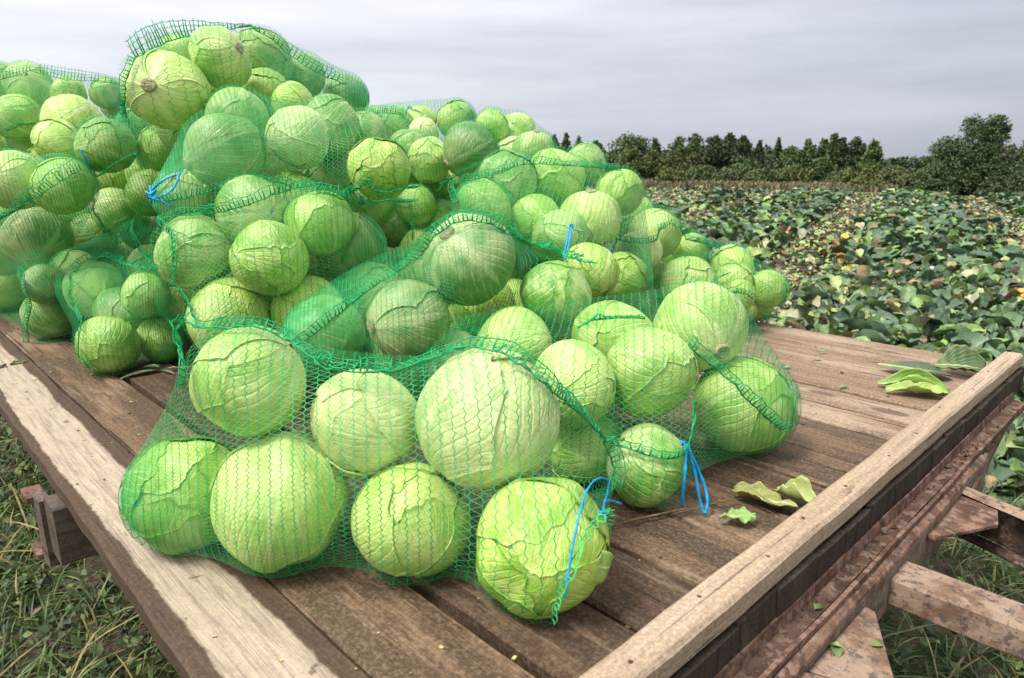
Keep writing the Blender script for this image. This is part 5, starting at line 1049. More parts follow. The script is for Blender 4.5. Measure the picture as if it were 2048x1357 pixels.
 ["F2",0.022,0.4,[[0.345,1.319,1.349],[0.356,1.322,1.34],[0.367,1.328,1.33],[0.379,1.332,1.321],[0.391,1.336,1.311],[0.404,1.339,1.301],[0.416,1.341,1.29],[0.429,1.343,1.279],[0.442,1.345,1.268],[0.453,1.347,1.258],[0.463,1.348,1.248],[0.474,1.35,1.238],[0.484,1.352,1.227],[0.495,1.355,1.217],[0.51,1.359,1.203],[0.526,1.365,1.189],[0.542,1.373,1.174],[0.559,1.383,1.16],[0.578,1.395,1.145]],None],
 ["F2",0.014,0.5,[[0.189,1.203,1.19],[0.202,1.197,1.189],[0.214,1.192,1.187],[0.226,1.187,1.186],[0.237,1.181,1.184],[0.249,1.177,1.182],[0.26,1.174,1.178],[0.273,1.173,1.177],[0.285,1.175,1.175],[0.299,1.18,1.172],[0.311,1.19,1.174],[0.325,1.204,1.175],[0.331,1.218,1.183],[0.337,1.23,1.192],[0.343,1.24,1.202],[0.345,1.249,1.214],[0.346,1.256,1.227],[0.347,1.264,1.239],[0.348,1.271,1.252]],None],
]
CORDS = [
 ["F1",0.0022,[[[0.163,1.073,1.178],[0.145,1.027,1.206],[0.125,0.973,1.228],[0.105,0.911,1.239],[0.092,0.863,1.229],[0.081,0.831,1.202],[0.074,0.815,1.167],[0.071,0.814,1.134]],[[0.163,1.073,1.178],[0.152,1.015,1.181],[0.139,0.958,1.197],[0.13,0.9,1.209]],[[0.139,0.958,1.197],[0.156,1.02,1.17],[0.172,1.058,1.147],[0.186,1.075,1.134]]]],
 ["F2",0.003,[[[0.321,1.208,1.187],[0.323,1.199,1.179],[0.319,1.178,1.138],[0.319,1.186,1.094],[0.324,1.2,1.061]],[[0.328,1.212,1.182],[0.35,1.221,1.139],[0.369,1.218,1.097],[0.371,1.196,1.073],[0.366,1.192,1.054],[0.366,1.189,1.054]],[[0.33,1.212,1.179],[0.346,1.21,1.129],[0.353,1.2,1.087],[0.361,1.194,1.054],[0.367,1.193,1.054]]]],
 ["LC",0.0034,[[[-1.418,2.371,1.733],[-1.413,2.378,1.704],[-1.417,2.404,1.672],[-1.434,2.439,1.648]],[[-1.437,2.401,1.685],[-1.435,2.419,1.655],[-1.426,2.432,1.651]],[[-1.434,2.439,1.648],[-1.459,2.478,1.617],[-1.484,2.521,1.577]]]],
 ["S",0.0034,[[[-0.863,1.835,1.663],[-0.885,1.833,1.656],[-0.907,1.83,1.643],[-0.93,1.837,1.626]],[[-0.853,1.837,1.67],[-0.856,1.827,1.649],[-0.867,1.816,1.626],[-0.893,1.812,1.61],[-0.931,1.832,1.605]],[[-0.954,1.85,1.62],[-0.934,1.836,1.613],[-0.913,1.824,1.626]],[[-0.942,1.852,1.635],[-0.933,1.835,1.61],[-0.946,1.849,1.589]],[[-0.931,1.832,1.605],[-0.895,1.812,1.599],[-0.875,1.813,1.586]]]],
 ["R2",0.003,[[[0.165,1.946,1.523],[0.156,1.879,1.492],[0.138,1.807,1.451]],[[0.159,1.943,1.52],[0.146,1.879,1.479],[0.134,1.827,1.451]]]],
 ["LD",0.0034,[[[-1.723,2.525,1.256],[-1.683,2.494,1.269],[-1.631,2.436,1.272]],[[-1.71,2.518,1.267],[-1.666,2.477,1.264],[-1.619,2.422,1.267]]]],
]
# NETLIB BEGIN
_i = np.arange(2600) + .5
_ph = np.arccos(1 - 2 * _i / 2600); _th = np.pi * (1 + 5 ** .5) * _i
SPHERE = np.stack([np.cos(_th) * np.sin(_ph), np.sin(_th) * np.sin(_ph), np.cos(_ph)], 1)
def wrap_net(C, R, bed, NS=76, NT=116, it=110):
    """a taut membrane round the heads: the hull of all heads, then drawn into the hollows by tension. Returns grid (NS,NT,3)"""
    C = np.asarray(C, float); R = np.asarray(R, float)
    c0 = (C * R[:, None]).sum(0) / R.sum(); d = C - c0
    cov = (d * R[:, None]).T @ d / R.sum(); w, ev = np.linalg.eigh(cov)
    long_ = ev[:, 2] * np.sign(ev[0, 2] + 1e-9)
    f = np.array([c0[0], c0[1], 0.0]); f /= np.linalg.norm(f)
    e0 = np.array([f[1], -f[0], 0.0]) + 0.15 * long_; e0 /= np.linalg.norm(e0)    # the sacks lie crosswise on the deck
    e1 = f - e0 * (e0 @ f); e1 /= np.linalg.norm(e1); e2 = np.cross(e0, e1)
    h = (SPHERE @ C.T + R).max(1)                                               # support function
    k0 = np.argmin(C @ e0 - R); k1 = np.argmax(C @ e0 + R)
    pa, pb = C[k0] - R[k0] * e0, C[k1] + R[k1] * e0
    t = (np.arange(NS) + .5) / NS; s = .55 * t + .45 * (.5 - .5 * np.cos(np.pi * t))
    cen = pa + np.outer(s, pb - pa)
    th = np.arange(NT) / NT * 2 * np.pi; D = np.cos(th)[:, None] * e1 + np.sin(th)[:, None] * e2
    nd = SPHERE @ D.T; nd = np.where(nd > 1e-3, nd, np.nan)                     # (n, NT)
    G = np.zeros((NS, NT, 3))
    for i in range(NS):
        rho = np.nanmin(np.maximum(h - SPHERE @ cen[i], 0)[:, None] / nd, axis=0)
        G[i] = cen[i] + rho[:, None] * D
    def project(G):
        for c, r in zip(C, R):
            v = G - c; l = np.sqrt((v * v).sum(-1)); m = l < r
            if m.any(): G[m] = c + v[m] / (l[m] + 1e-9)[:, None] * r
        G[..., 2] = np.maximum(G[..., 2], bed + .003); return G
    for _ in range(it):
        up = np.concatenate([np.broadcast_to(pa, (1, NT, 3)), G[:-1]]); dn = np.concatenate([G[1:], np.broadcast_to(pb, (1, NT, 3))])
        avg = (up + dn + np.roll(G, 1, 1) + np.roll(G, -1, 1)) / 4
        H = G + .85 * (avg - G)
        for c, r in zip(C, R):                          # thread that lies on a head grips it instead of slipping off
            v = H - c; m = (v * v).sum(-1) < r * r
            if m.any():
                v = G[m] + .12 * (H[m] - G[m]) - c; H[m] = c + v / (np.linalg.norm(v, axis=-1) + 1e-9)[:, None] * r
        H[..., 2] = np.maximum(H[..., 2], bed + .003); G = H
    G = project(G)
    return G
def resample(G, ns, nt, sp=None, tp=None):
    s = np.clip(np.linspace(0, G.shape[0] - 1, ns) if sp is None else sp, 0, G.shape[0] - 1); i = np.minimum(s.astype(int), G.shape[0] - 2); f = (s - i)[:, None, None]
    H = G[i] * (1 - f) + G[i + 1] * f
    t = np.arange(nt) / nt * G.shape[1] if tp is None else tp; j = t.astype(int) % G.shape[1]; g = (t - t.astype(int))[None, :, None]
    return H[:, j] * (1 - g) + H[:, (j + 1) % G.shape[1]] * g
# NETLIB END

# ---------------------------------------------------------------- cabbage heads
def lump(d, seed):
    """low, broad dents that make every head a little lopsided"""
    r = np.random.default_rng(seed); o = 0
    for k in range(4):
        f = r.normal(0, 1.5, 3); o = o + np.sin(d @ f * (1 + .3 * k) + r.uniform(0, 6.28)) * (.034, .026, .016, .010)[k]
    return 1 + o
def head_leaf(name, seed, Lmax, Wd, r0, flare, az, kseed):
    nb, na = 30, 27
    b = np.linspace(0.02, 1, nb)[:, None]; sgn = np.linspace(-1, 1, na)[None, :]; a = np.sign(sgn) * np.abs(sgn) ** 1.35
    prof = np.clip(0.22 + 1.9 * b, 0, 1) * np.clip(np.sin(np.pi * np.clip(b * .80 + .13, 0, 1)), 0.05, 1) ** .45
    out = 1 + .07 * wob(b * 5, np.sign(a) * 2 + 0 * b, seed + 1) + .012 * wob(b * 17, np.sign(a) * 3 + 0 * b, seed + 2)
    lam = a * Wd * prof * out
    phi = b * Lmax * (1 + .05 * wob(a * 4, 0 * a, seed + 3) + .010 * wob(a * 11, 0 * a, seed + 4) - .10 * np.abs(a) ** 2.2)
    x = np.abs(a); tv = (b - .42 * x ** .8) * 8
    side = np.exp(-((tv - np.floor(tv) - .5) / .16) ** 2) * (1 - x) ** .6
    r = r0 + .032 * np.exp(-(lam / (.055 + .10 * (1 - b) ** 1.6)) ** 2) * (1.05 - b) + .006 * side * (1 - .5 * b)
    r = r + .012 * wob(b * 5, a * 4, seed + 6) + .006 * wob(b * 13, a * 11, seed + 7)
    edge = np.maximum(x ** 7, np.clip((b - .86) / .14, 0, 1) ** 2)
    r = r + flare * edge * (.55 + .6 * wob(b * 9, a * 6, seed + 8))
    P = np.stack([np.cos(lam) * np.sin(phi), np.sin(lam) + 0 * phi, -np.cos(lam) * np.cos(phi)], -1) * r[..., None]
    ca, sa = math.cos(az), math.sin(az); P = np.stack([ca * P[..., 0] - sa * P[..., 1], sa * P[..., 0] + ca * P[..., 1], P[..., 2]], -1)
    dd = P / np.linalg.norm(P, axis=-1)[..., None]; P = P * lump(dd, kseed)[..., None]
    uv = np.stack([a * .5 + .5 + 0 * b, b + 0 * a], -1)
    v = P.reshape(-1, 3); uvf = uv.reshape(-1, 2)
    i, j = np.meshgrid(np.arange(nb - 1), np.arange(na - 1), indexing='ij'); q0 = (i * na + j).ravel()
    Q = np.stack([q0, q0 + na, q0 + na + 1, q0 + 1], 1)
    # rolled-in rim gives the leaf its thickness
    rim = [k * na for k in range(nb)] + [(nb - 1) * na + k for k in range(1, na)] + [k * na + na - 1 for k in range(nb - 2, -1, -1)]
    rv = v[rim] * (1 - .030 / np.linalg.norm(v[rim], axis=1))[:, None]; n0 = len(v)
    # pull the rim slightly inwards as well
    cen = np.array([math.sin(Lmax * .55) * math.cos(az), math.sin(Lmax * .55) * math.sin(az), -math.cos(Lmax * .55)]); rv = rv + (cen * np.linalg.norm(rv, axis=1)[:, None] - rv) * .012
    v = np.concatenate([v, rv]); uvf = np.concatenate([uvf, uvf[rim]])
    m = len(rim); RQ = np.array([(rim[k], rim[k + 1], n0 + k + 1, n0 + k) for k in range(m - 1)])
    return mesh_np(name, v, np.concatenate([Q, RQ]), True, [M['cab']], uv=uvf)
def core_mesh(seed):
    nu, nv = 36, 22; th = np.arange(nu) / nu * 6.2832; ph = np.linspace(0, np.pi, nv)
    T, Pn = np.meshgrid(th, ph, indexing='ij'); d = np.stack([np.cos(T) * np.sin(Pn), np.sin(T) * np.sin(Pn), -np.cos(Pn)], -1)
    r = .95 * lump(d, seed) + .010 * wob(d[..., 0] * 4 + d[..., 2] * 3, d[..., 1] * 4, seed)
    v = (d * r[..., None]).reshape(-1, 3); i, j = np.meshgrid(np.arange(nu), np.arange(nv - 1), indexing='ij'); a = (i * nv + j).ravel(); b = (((i + 1) % nu) * nv + j).ravel()
    uv = np.stack([.5 + .5 * np.abs(np.sin(T * 1.5)), .25 + .74 * Pn / np.pi], -1).reshape(-1, 2)
    return mesh_np('cabbage', v, np.stack([a, b, b + 1, a + 1], 1), True, [M['cab']], uv=uv)
CORES = [core_mesh(8000 + s) for s in range(6)]
def stem_mesh(seed):
    n = 18; r = np.random.default_rng(seed); rings = [(.17, -.90), (.175, -1.0), (.165, -1.035), (.150, -1.045), (.10, -1.035), (.05, -1.04)]
    v = [(rr * math.cos(6.2832 * k / n) * (1 + .06 * math.sin(3 * 6.2832 * k / n + seed)), rr * math.sin(6.2832 * k / n), z + r.normal(0, .004)) for rr, z in rings for k in range(n)] + [(0, 0, -1.04)]
    q = [(i * n + k, i * n + (k + 1) % n, (i + 1) * n + (k + 1) % n, (i + 1) * n + k) for i in range(len(rings) - 1) for k in range(n)]
    t = [(5 * n + k, 5 * n + (k + 1) % n, 6 * n) for k in range(n)]
    return mesh_np('stem', v, [np.array(q), np.array(t)], True, [M['stem']])
STEM = stem_mesh(3)
KINDS = []
for kd in range(6):
    nl = (5, 6, 5, 6, 4, 5)[kd]; ls = []
    for i in range(nl):
        top = i == nl - 1
        L = math.radians((178, 168, 158, 150, 138, 126)[i] + rnd.uniform(-8, 8)) if kd != 4 else math.radians(rnd.uniform(140, 178))
        ls.append((head_leaf('leaf', 1000 + kd * 50 + i * 7, L, math.radians(rnd.uniform(60, 80)), .970 + .007 * i, (.006, .009, .011, .015, .018, .024)[i] * (2.6 if kd in (3, 5) and i >= nl - 1 else 1.0), i * 2.399963 + rnd.uniform(-.3, .3), 8000 + kd), i / (nl - 1)))
    KINDS.append(ls)
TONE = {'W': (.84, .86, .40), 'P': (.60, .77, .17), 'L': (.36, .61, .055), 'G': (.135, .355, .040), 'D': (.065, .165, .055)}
BAGNAME = {}
heads = {}
def head(i, bag, x, y, z, R, tone, sd, label, group='cabbages in the net bags'):
    q = random.Random(900 + i)
    if sd is None:
        d = Vector((q.gauss(0, .8), 1.0 + q.gauss(0, .5), q.gauss(-.35, .7))).normalized(); stem = False
    else: d = Vector(sd).normalized(); stem = True
    kd = q.randrange(6) if not stem else q.choice((0, 1, 3, 5))
    rot = (-d).to_track_quat('Z', 'Y').to_matrix() @ Matrix.Rotation(q.uniform(0, 6.283), 3, 'Z')
    root = bpy.data.objects.new('cabbage', CORES[kd]); link(root)
    root.matrix_world = Matrix.Translation((x, y, z)) @ rot.to_4x4() @ Matrix.Diagonal((R * q.uniform(1.01, 1.09), R * q.uniform(1.01, 1.09), R * q.uniform(.93, 1.03), 1))
    tag(root, label, 'cabbage', group)
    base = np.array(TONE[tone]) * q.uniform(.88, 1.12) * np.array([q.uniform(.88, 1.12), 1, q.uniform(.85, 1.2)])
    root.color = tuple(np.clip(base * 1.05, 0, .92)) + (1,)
    for me, t in KINDS[kd]:
        o = bpy.data.objects.new('leaf', me); link(o); o.parent = root
        k = np.array([1, 1, 1]) * (1.12 - .24 * t) * q.uniform(.9, 1.1); k[0] *= (1 - .12 * t); o.color = tuple(np.clip(base * k, 0, .92)) + (1,)
    if stem: o = bpy.data.objects.new('stem', STEM); link(o); o.parent = root
    return root
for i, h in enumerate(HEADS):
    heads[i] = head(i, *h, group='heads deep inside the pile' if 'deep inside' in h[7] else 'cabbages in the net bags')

# ---------------------------------------------------------------- net bags
BAGLAB = {
 'F1': 'green net bag with open blue corded mouth, frontmost on the deck', 'F2': 'green net bag with two blue straps hanging to the planks',
 'M': 'green net bag with a long diagonal ladder seam over torn grey leaves', 'R2': 'green net bag with a level seam standing out before the trees',
 'RA': 'green net bag with a wavy dark seam ending in a tattered tip beside the field', 'RB': 'green net bag at the right tip of the pile with a bunched end',
 'R3': 'green net bag around the dark veined cabbage on the ridge', 'MB': 'dense green net bag sunken in the middle of the pile',
 'R4': 'green net bag along the back skyline, left of the ridge top', 'R6': 'green net bag on the right back slope before the spruces',
 'T': 'topmost green net bag with a standing fringe against the sky', 'S': 'green net bag with a scalloped seam under the topmost bag',
 'C': 'large green net bag around the round lime cabbage left of middle', 'LA': 'green net bag at the back left with a ribbed standing seam',
 'LB': 'green net bag at the left edge with a slanting ladder seam', 'LC': 'green net bag tied blue at its upper left side',
 'LD': 'lower left green net bag with a small blue knot', 'LE': 'green net bag trailing an empty corner on the planks at the left'}
def ribbons(p, q, n, w, lift):
    d = q - p; d /= np.linalg.norm(d, axis=1)[:, None] + 1e-9; s = np.cross(d, n); s /= np.linalg.norm(s, axis=1)[:, None] + 1e-9
    a = p + n * lift; b = q + n * lift; s = s * w / 2
    v = np.stack([a - s, a + s, b + s, b - s], 1).reshape(-1, 3)
    return v, np.arange(len(v)).reshape(-1, 4)
def net_mesh(G, C, R, cell=.0150, row=.0064, cut=None, cw=.0014, ww=.00050):
    along = np.linalg.norm(np.diff(G, axis=0), axis=2).sum(0).mean(); circ = np.linalg.norm(G - np.roll(G, 1, 1), axis=2).sum(1).max()
    ns = max(16, int(along / cell)); nt = max(40, int(circ / row)) // 2 * 2
    # threads keep an even spacing along the sack and round it
    ga = np.quantile(np.linalg.norm(np.diff(G, axis=0), axis=2), .8, axis=1) + 1e-4; gs = np.concatenate([[0], np.cumsum(ga)]); ns = max(16, int(gs[-1] / cell * .82))
    gc = np.quantile(np.linalg.norm(np.roll(G, -1, 1) - G, axis=2), .8, axis=0) + 1e-4; gt = np.concatenate([[0], np.cumsum(gc)])
    H = resample(G, ns, nt, np.interp(np.linspace(0, gs[-1], ns), gs, np.arange(len(gs))), np.interp(np.arange(nt) / nt * gt[-1], gt, np.arange(len(gt))))
    for c, r in zip(C, R):
        v = H - c; l = np.linalg.norm(v, axis=-1); m = l < r
        H[m] = c + v[m] / l[m][:, None] * r
    H[..., 2] = np.maximum(H[..., 2], BED + .003)
    ds = np.gradient(H, axis=0); dt = (np.roll(H, -1, 1) - np.roll(H, 1, 1)) / 2
    N = np.cross(ds, dt); N /= np.linalg.norm(N, axis=-1)[..., None] + 1e-9
    cen = H.mean((0, 1)); 
    if ((H - cen) * N).sum(-1).mean() < 0: N = -N
    alt = np.where(np.arange(nt) % 2 == 0, 1.0, -1.0)[None, :, None]
    jit = npr.normal(0, .035, H.shape[:2])[..., None]
    Hc = H + ds * (alt * .09 + jit)
    Vv, Q = [], []; off = 0; mats = []
    def put(p, q, n, w, lift, mat):
        nonlocal off
        if cut is not None:
            k = ~cut((p + q) / 2); p, q, n = p[k], q[k], n[k]
        L = np.linalg.norm(q - p, axis=1); k = (L > .0006) & (L < .09); p, q, n = p[k], q[k], n[k]
        v, f = ribbons(p, q, n, w, lift); Vv.append(v); Q.append(f + off); off += len(v); mats.append(np.full(len(f), mat))
    put(Hc.reshape(-1, 3), np.roll(Hc, -1, 1).reshape(-1, 3), N.reshape(-1, 3), cw, .0012, 0)
    e = np.arange(0, nt, 2)
    a = Hc[:-1][:, e]; b = Hc[1:][:, (e + 1) % nt]; c = Hc[:-1][:, (e + 2) % nt]; n1 = N[:-1][:, e]
    put(a.reshape(-1, 3), b.reshape(-1, 3), n1.reshape(-1, 3), ww, .0004, 1)
    put(b.reshape(-1, 3), c.reshape(-1, 3), n1.reshape(-1, 3), ww, .0004, 1)
    return mesh_np('net_bag', np.concatenate(Vv), np.concatenate(Q), False, [M['chain'], M['weft']], mat_idx=np.concatenate(mats))
bagroot = {}
for bag in BAGLAB:
    idx = [i for i, h in enumerate(HEADS) if h[0] == bag]
    C = np.array([HEADS[i][1:4] for i in idx]); R = np.array([HEADS[i][4] for i in idx]) * 1.11 + .003
    G = wrap_net(C, R, BED)
    cut = None
    if bag == 'F1':
        cm = C[[k for k, i in enumerate(idx) if 'open mouth' in HEADS[i][7]][0]]; dm = np.array([.80, -.42, -.22]); dm /= np.linalg.norm(dm)
        cut = lambda p, cm=cm, dm=dm: ((p - cm) @ dm > .068) & (np.linalg.norm(p - cm, axis=1) < .115)
    o = obj('net_bag', net_mesh(G, C, R, cut=cut)); tag(o, BAGLAB[bag], 'net bag', 'net bags of cabbages'); bagroot[bag] = (o, C, R)

def seam_band(bag, L, lift, pts, tips):
    root, C, R = bagroot[bag]; P = np.array(pts, float); m = MB(); cen = C.mean(0)
    seg = np.linalg.norm(np.diff(P, axis=0), axis=1); tot = seg.sum(); n = max(4, int(tot / (.0105 if tips is None else .0155))); fat = 1.0 if tips is None else 1.35; s = np.concatenate([[0], np.cumsum(seg)]); u = np.linspace(0, tot, n)
    A = np.stack([np.interp(u, s, P[:, k]) for k in range(3)], 1)
    q = np.random.default_rng(int(abs(P[0, 0]) * 1e4) + len(P))
    tg = np.gradient(A, axis=0); tg /= np.linalg.norm(tg, axis=1)[:, None] + 1e-9
    k = np.argmin(np.linalg.norm(A[:, None] - C[None], axis=2) - R[None], axis=1); N = A - C[k]; N /= np.linalg.norm(N, axis=1)[:, None]
    if tips is None:
        side = np.cross(tg, N); side /= np.linalg.norm(side, axis=1)[:, None] + 1e-9
        side *= np.sign(side[:, 2].mean() + 1e-6)
        D = (side * (1 - lift) + N * lift); D /= np.linalg.norm(D, axis=1)[:, None]
        LL = L * (.75 + .5 * np.abs(wob(u * 22, u * 0, 5)))
        B = A + D * LL[:, None] + N * .002; A = A - D * .004 + N * .003
    else:
        T = np.array(tips, float); st = np.concatenate([[0], np.cumsum(np.linalg.norm(np.diff(T, axis=0), axis=1))]); B = np.stack([np.interp(u / tot, st / st[-1], T[:, j]) for j in range(3)], 1)
    A = A + q.normal(0, .0008, A.shape); B = B + q.normal(0, .0010, B.shape)
    # cords along both edges, rungs between, doubled and uneven
    m.tube(A, .0015, 5); m.tube(A + q.normal(0, .0018, A.shape) + N * .001, .0012, 4)
    m.tube(B, .0010, 5)
    if tips is not None:
        for f in (.35, .7): m.tube(A + (B - A) * f + q.normal(0, .0012, A.shape), .0007, 4)
    for i in range(n):
        if q.random() < .06: continue
        a, b = A[i], B[min(n - 1, i)] + q.normal(0, .0014, 3)
        mid = (a + b) / 2 + N[i] * .003 + q.normal(0, .0008, 3); e = b + (b - a) * q.uniform(.02, .22)
        m.tube([a, mid, e], [.0016 * fat, .0014 * fat, .0008 * fat], 4)
    # fuzz of weft tape between the rungs
    w = MB()
    for i in range(n - 1):
        for f in (.3, .65):
            w.tube([A[i] + (B[i] - A[i]) * f, A[i + 1] + (B[i + 1] - A[i + 1]) * min(1, f + q.uniform(-.2, .25))], .0007, 3, False)
    sm = obj('seam', m.mesh('seam', [M['seam']], True), root)
    obj('seam_tape', w.mesh('seam_tape', [M['weft']], True), sm)
for b in SEAMS: seam_band(*b)
for bag, w, polys in CORDS:
    m = MB()
    for p in polys:
        P = np.array(p, float)
        if len(P) > 2:
            t = np.linspace(0, 1, len(P)); tt2 = np.linspace(0, 1, len(P) * 5); Pf = np.stack([np.interp(tt2, t, P[:, k]) for k in range(3)], 1)
            for _ in range(6): Pf[1:-1] = .25 * Pf[:-2] + .5 * Pf[1:-1] + .25 * Pf[2:]
        else: Pf = P
        m.tube(Pf, w * (1.0 if bag == 'F2' else .8) * (1 + .15 * np.sin(np.arange(len(Pf)) * 1.3)), 6)
    kq = random.Random(len(polys) * 7 + int(w * 1e5)); kp = np.array(polys[0][0] if bag in ('F2', 'R2') else polys[-1][0] if bag == 'S' else polys[0][-1] if bag != 'F1' else polys[1][-1], float)
    if bag != 'F1' or True:
        ang = np.linspace(0, 13, 34); kr = .0045
        kn = kp + np.stack([kr * np.cos(ang) * (1 + .3 * np.sin(ang * .7)), kr * np.sin(ang * 1.31 + 1), kr * np.sin(ang * .83)], 1)
        m.tube(kn, w * .55, 5)
    obj('drawstring', m.mesh('drawstring', [M['blue']], True), bagroot[bag][0])
# frayed rim of the open mouth on the frontmost bag
th = np.linspace(-2.4, 2.0, 46); dm = np.array([.80, -.42, -.22]); dm /= np.linalg.norm(dm)
e1 = np.cross(dm, [0, 0, 1.0]); e1 /= np.linalg.norm(e1); e2 = np.cross(e1, dm)
C, R = bagroot['F1'][1], bagroot['F1'][2]
k = [k for k, i in enumerate([i for i, h in enumerate(HEADS) if h[0] == 'F1']) if 'open mouth' in HEADS[[i for i, h in enumerate(HEADS) if h[0] == 'F1'][k]][7]][0]
cm, rm = C[k], R[k]; rr = math.sqrt(rm ** 2 - .068 ** 2) * 1.02
ring = cm + dm * .066 + rr * (np.cos(th)[:, None] * e2 + np.sin(th)[:, None] * e1); ring += .0016 * npr.normal(0, 1, ring.shape)
ring[:, 2] = np.maximum(ring[:, 2], BED + .006)
tipv = ring + dm * .009 + (ring - cm - dm * .068) * .06 + npr.normal(0, .0018, ring.shape); tipv[:, 2] = np.maximum(tipv[:, 2], BED + .004)
m = MB(); m.tube(ring, .0012, 5); m.tube(tipv, .0009, 5)
for i in range(len(ring)): m.tube([ring[i], (ring[i] + tipv[i]) / 2 + npr.normal(0, .001, 3), tipv[i]], .0007, 4, False)
obj('frayed_rim', m.mesh('frayed_rim', [M['weft']], True), bagroot['F1'][0])

# ---------------------------------------------------------------- loose bits on the deck
def deck(u, v, z=0.0): p = U * u + V * v; return (p[0], p[1], BED + z)
def loose_leaf(label, u, v, yaw, L, Wd, col, seed, curl=0.0, wave=.1, cup=.3, bend=.2, lift=.004, rot=(0, 0), fold=0.0):
    nl, nw = 26, 19; vv, qq = leaf_shape(nl, nw, L, Wd, seed, cup, bend, wave)
    if curl:                                            # roll the blade across its width
        r = Wd / (2 * math.pi) / curl; a = vv[:, 1] / r; vv[:, 1], zz = r * np.sin(a), r * (1 - np.cos(a)); vv[:, 2] += zz
    if fold:                                            # buckle
        vv[:, 2] += fold * L * np.abs(wob(vv[:, 0] * 30 / L * .3, vv[:, 1] * 60, seed + 4))
    vv[:, 0] -= L / 2; cx, sx_ = math.cos(rot[0]), math.sin(rot[0]); y = vv[:, 1] * cx - vv[:, 2] * sx_; z = vv[:, 1] * sx_ + vv[:, 2] * cx; vv[:, 1], vv[:, 2] = y, z
    vv[:, 2] -= vv[:, 2].min() - .001
    s = np.linspace(-1, 1, nw); t = np.linspace(0, 1, nl); uv = np.stack(np.meshgrid(t, s, indexing='ij')[::-1], -1); uv[..., 0] = uv[..., 0] * .5 + .5
    me = mesh_np('cabbage_leaf', vv, qq, True, [M['cab_old']], uv=uv.reshape(-1, 2))
    o = obj('cabbage_leaf', me, None, deck(u, v, lift), (0, 0, yaw)); o.color = col + (1,)
    so_ = o.modifiers.new('thick', 'SOLIDIFY'); so_.thickness = .0016
    return tag(o, label, 'leaf', 'loose leaves on the deck')
loose_leaf('withered yellowish leaf with brown veins lying crumpled against the beam', .548, 1.215, 2.50, .125, .080, (.24, .23, .06), 501, .12, .22, .3, .15, fold=.07)
loose_leaf('pale crumpled leaf end curled up over the withered one by the beam', .508, 1.265, 2.3, .085, .075, (.36, .40, .13), 502, .62, .14, .3, .1, lift=.004, fold=.05)
loose_leaf('small jagged green leaf piece with white veins lying near the strap ends', .545, 1.105, .05, .070, .040, (.20, .38, .09), 503, .0, .30, .05, .05)
loose_leaf('dark blue green leaf lying flat near the far end of the beam', .625, 2.355, -.45, .205, .130, (.030, .055, .036), 504, .0, .10, .15, .12)
loose_leaf('dark leaf with pale veins propped beside the flat blue green one', .525, 2.46, -.2, .150, .130, (.036, .068, .036), 505, .15, .18, .35, .4, lift=.012, rot=(.35, 0))
loose_leaf('rolled bright green leaf lying against the far end of the beam', .575, 2.18, -.35, .185, .090, (.17, .33, .045), 506, .62, .06, .4, .1, rot=(.3, 0))
loose_leaf('pale torn leaf half under the rolled green one at the beam', .545, 2.125, -.30, .165, .070, (.33, .44, .10), 507, .25, .20, .3, .15, fold=.04)
for k, (u, v, a) in enumerate(((.93, 2.40, .2), (.90, 2.29, .3), (.925, 2.12, .1), (.72, 2.05, .4))):
    loose_leaf('tiny green leaf scrap, ' + ('farthest of four on the pale planks', 'second farthest of four on the pale planks', 'nearest the pile of four on the pale planks', 'nearest the beam of four on the pale planks')[k], u, v, a, .032, .014, (.14, .26, .13), 520 + k, 0, .3, .1, .1)
mk = [i for i, h in enumerate(HEADS) if 'open mouth' in h[7]][0]
vv, qq = leaf_shape(16, 11, .075, .050, 590, .0, -.5, .05); a = vv[:, 0] / .014; vv = np.stack([.014 * np.sin(a), vv[:, 1], .014 * (1 - np.cos(a))], 1)
sv = np.stack(np.meshgrid(np.linspace(0, 1, 16), np.linspace(0, 1, 11), indexing='ij')[::-1], -1).reshape(-1, 2)
o = obj('curled_leaf', mesh_np('curled_leaf', vv, qq, True, [M['cab_old']], uv=sv)); o.color = (.18, .36, .05, 1)
hx = np.array(HEADS[mk][1:4]) + HEADS[mk][4] * np.array([.93, -.25, -.10])
o.parent = heads[mk]; o.matrix_parent_inverse = heads[mk].matrix_basis.inverted(); o.matrix_basis = Matrix.Translation(tuple(hx)) @ Euler((1.3, .2, -.5)).to_matrix().to_4x4()
so_ = o.modifiers.new('thick', 'SOLIDIFY'); so_.thickness = .0016
# twig
tw = MB(); b0 = np.array(deck(.70, .90, .004)); e0 = np.array(deck(.575, 1.20, .006)); 
mid = (b0 + e0) / 2 + np.array([0, 0, .006])
tw.tube([b0, b0 * .6 + mid * .4 + (0, 0, .004), mid, mid * .4 + e0 * .6 + (0, 0, .004), e0], [.0012, .0020, .0022, .0016, .0006], 6)
tw.tube([b0 * .55 + e0 * .45, b0 * .35 + e0 * .65 + np.array([.012, -.008, .012]), b0 * .2 + e0 * .8 + np.array([.026, -.016, .018])], [.0015, .0011, .0005], 5)
tw.tube([b0 * .45 + e0 * .55, b0 * .40 + e0 * .60 + np.array([-.006, .006, .012])], [.0011, .0006], 5)
tag(obj('dry_twig', tw.mesh('dry_twig', [M['twig']], True)), 'thin dry forked twig lying across the planks under the strap end', 'twig')
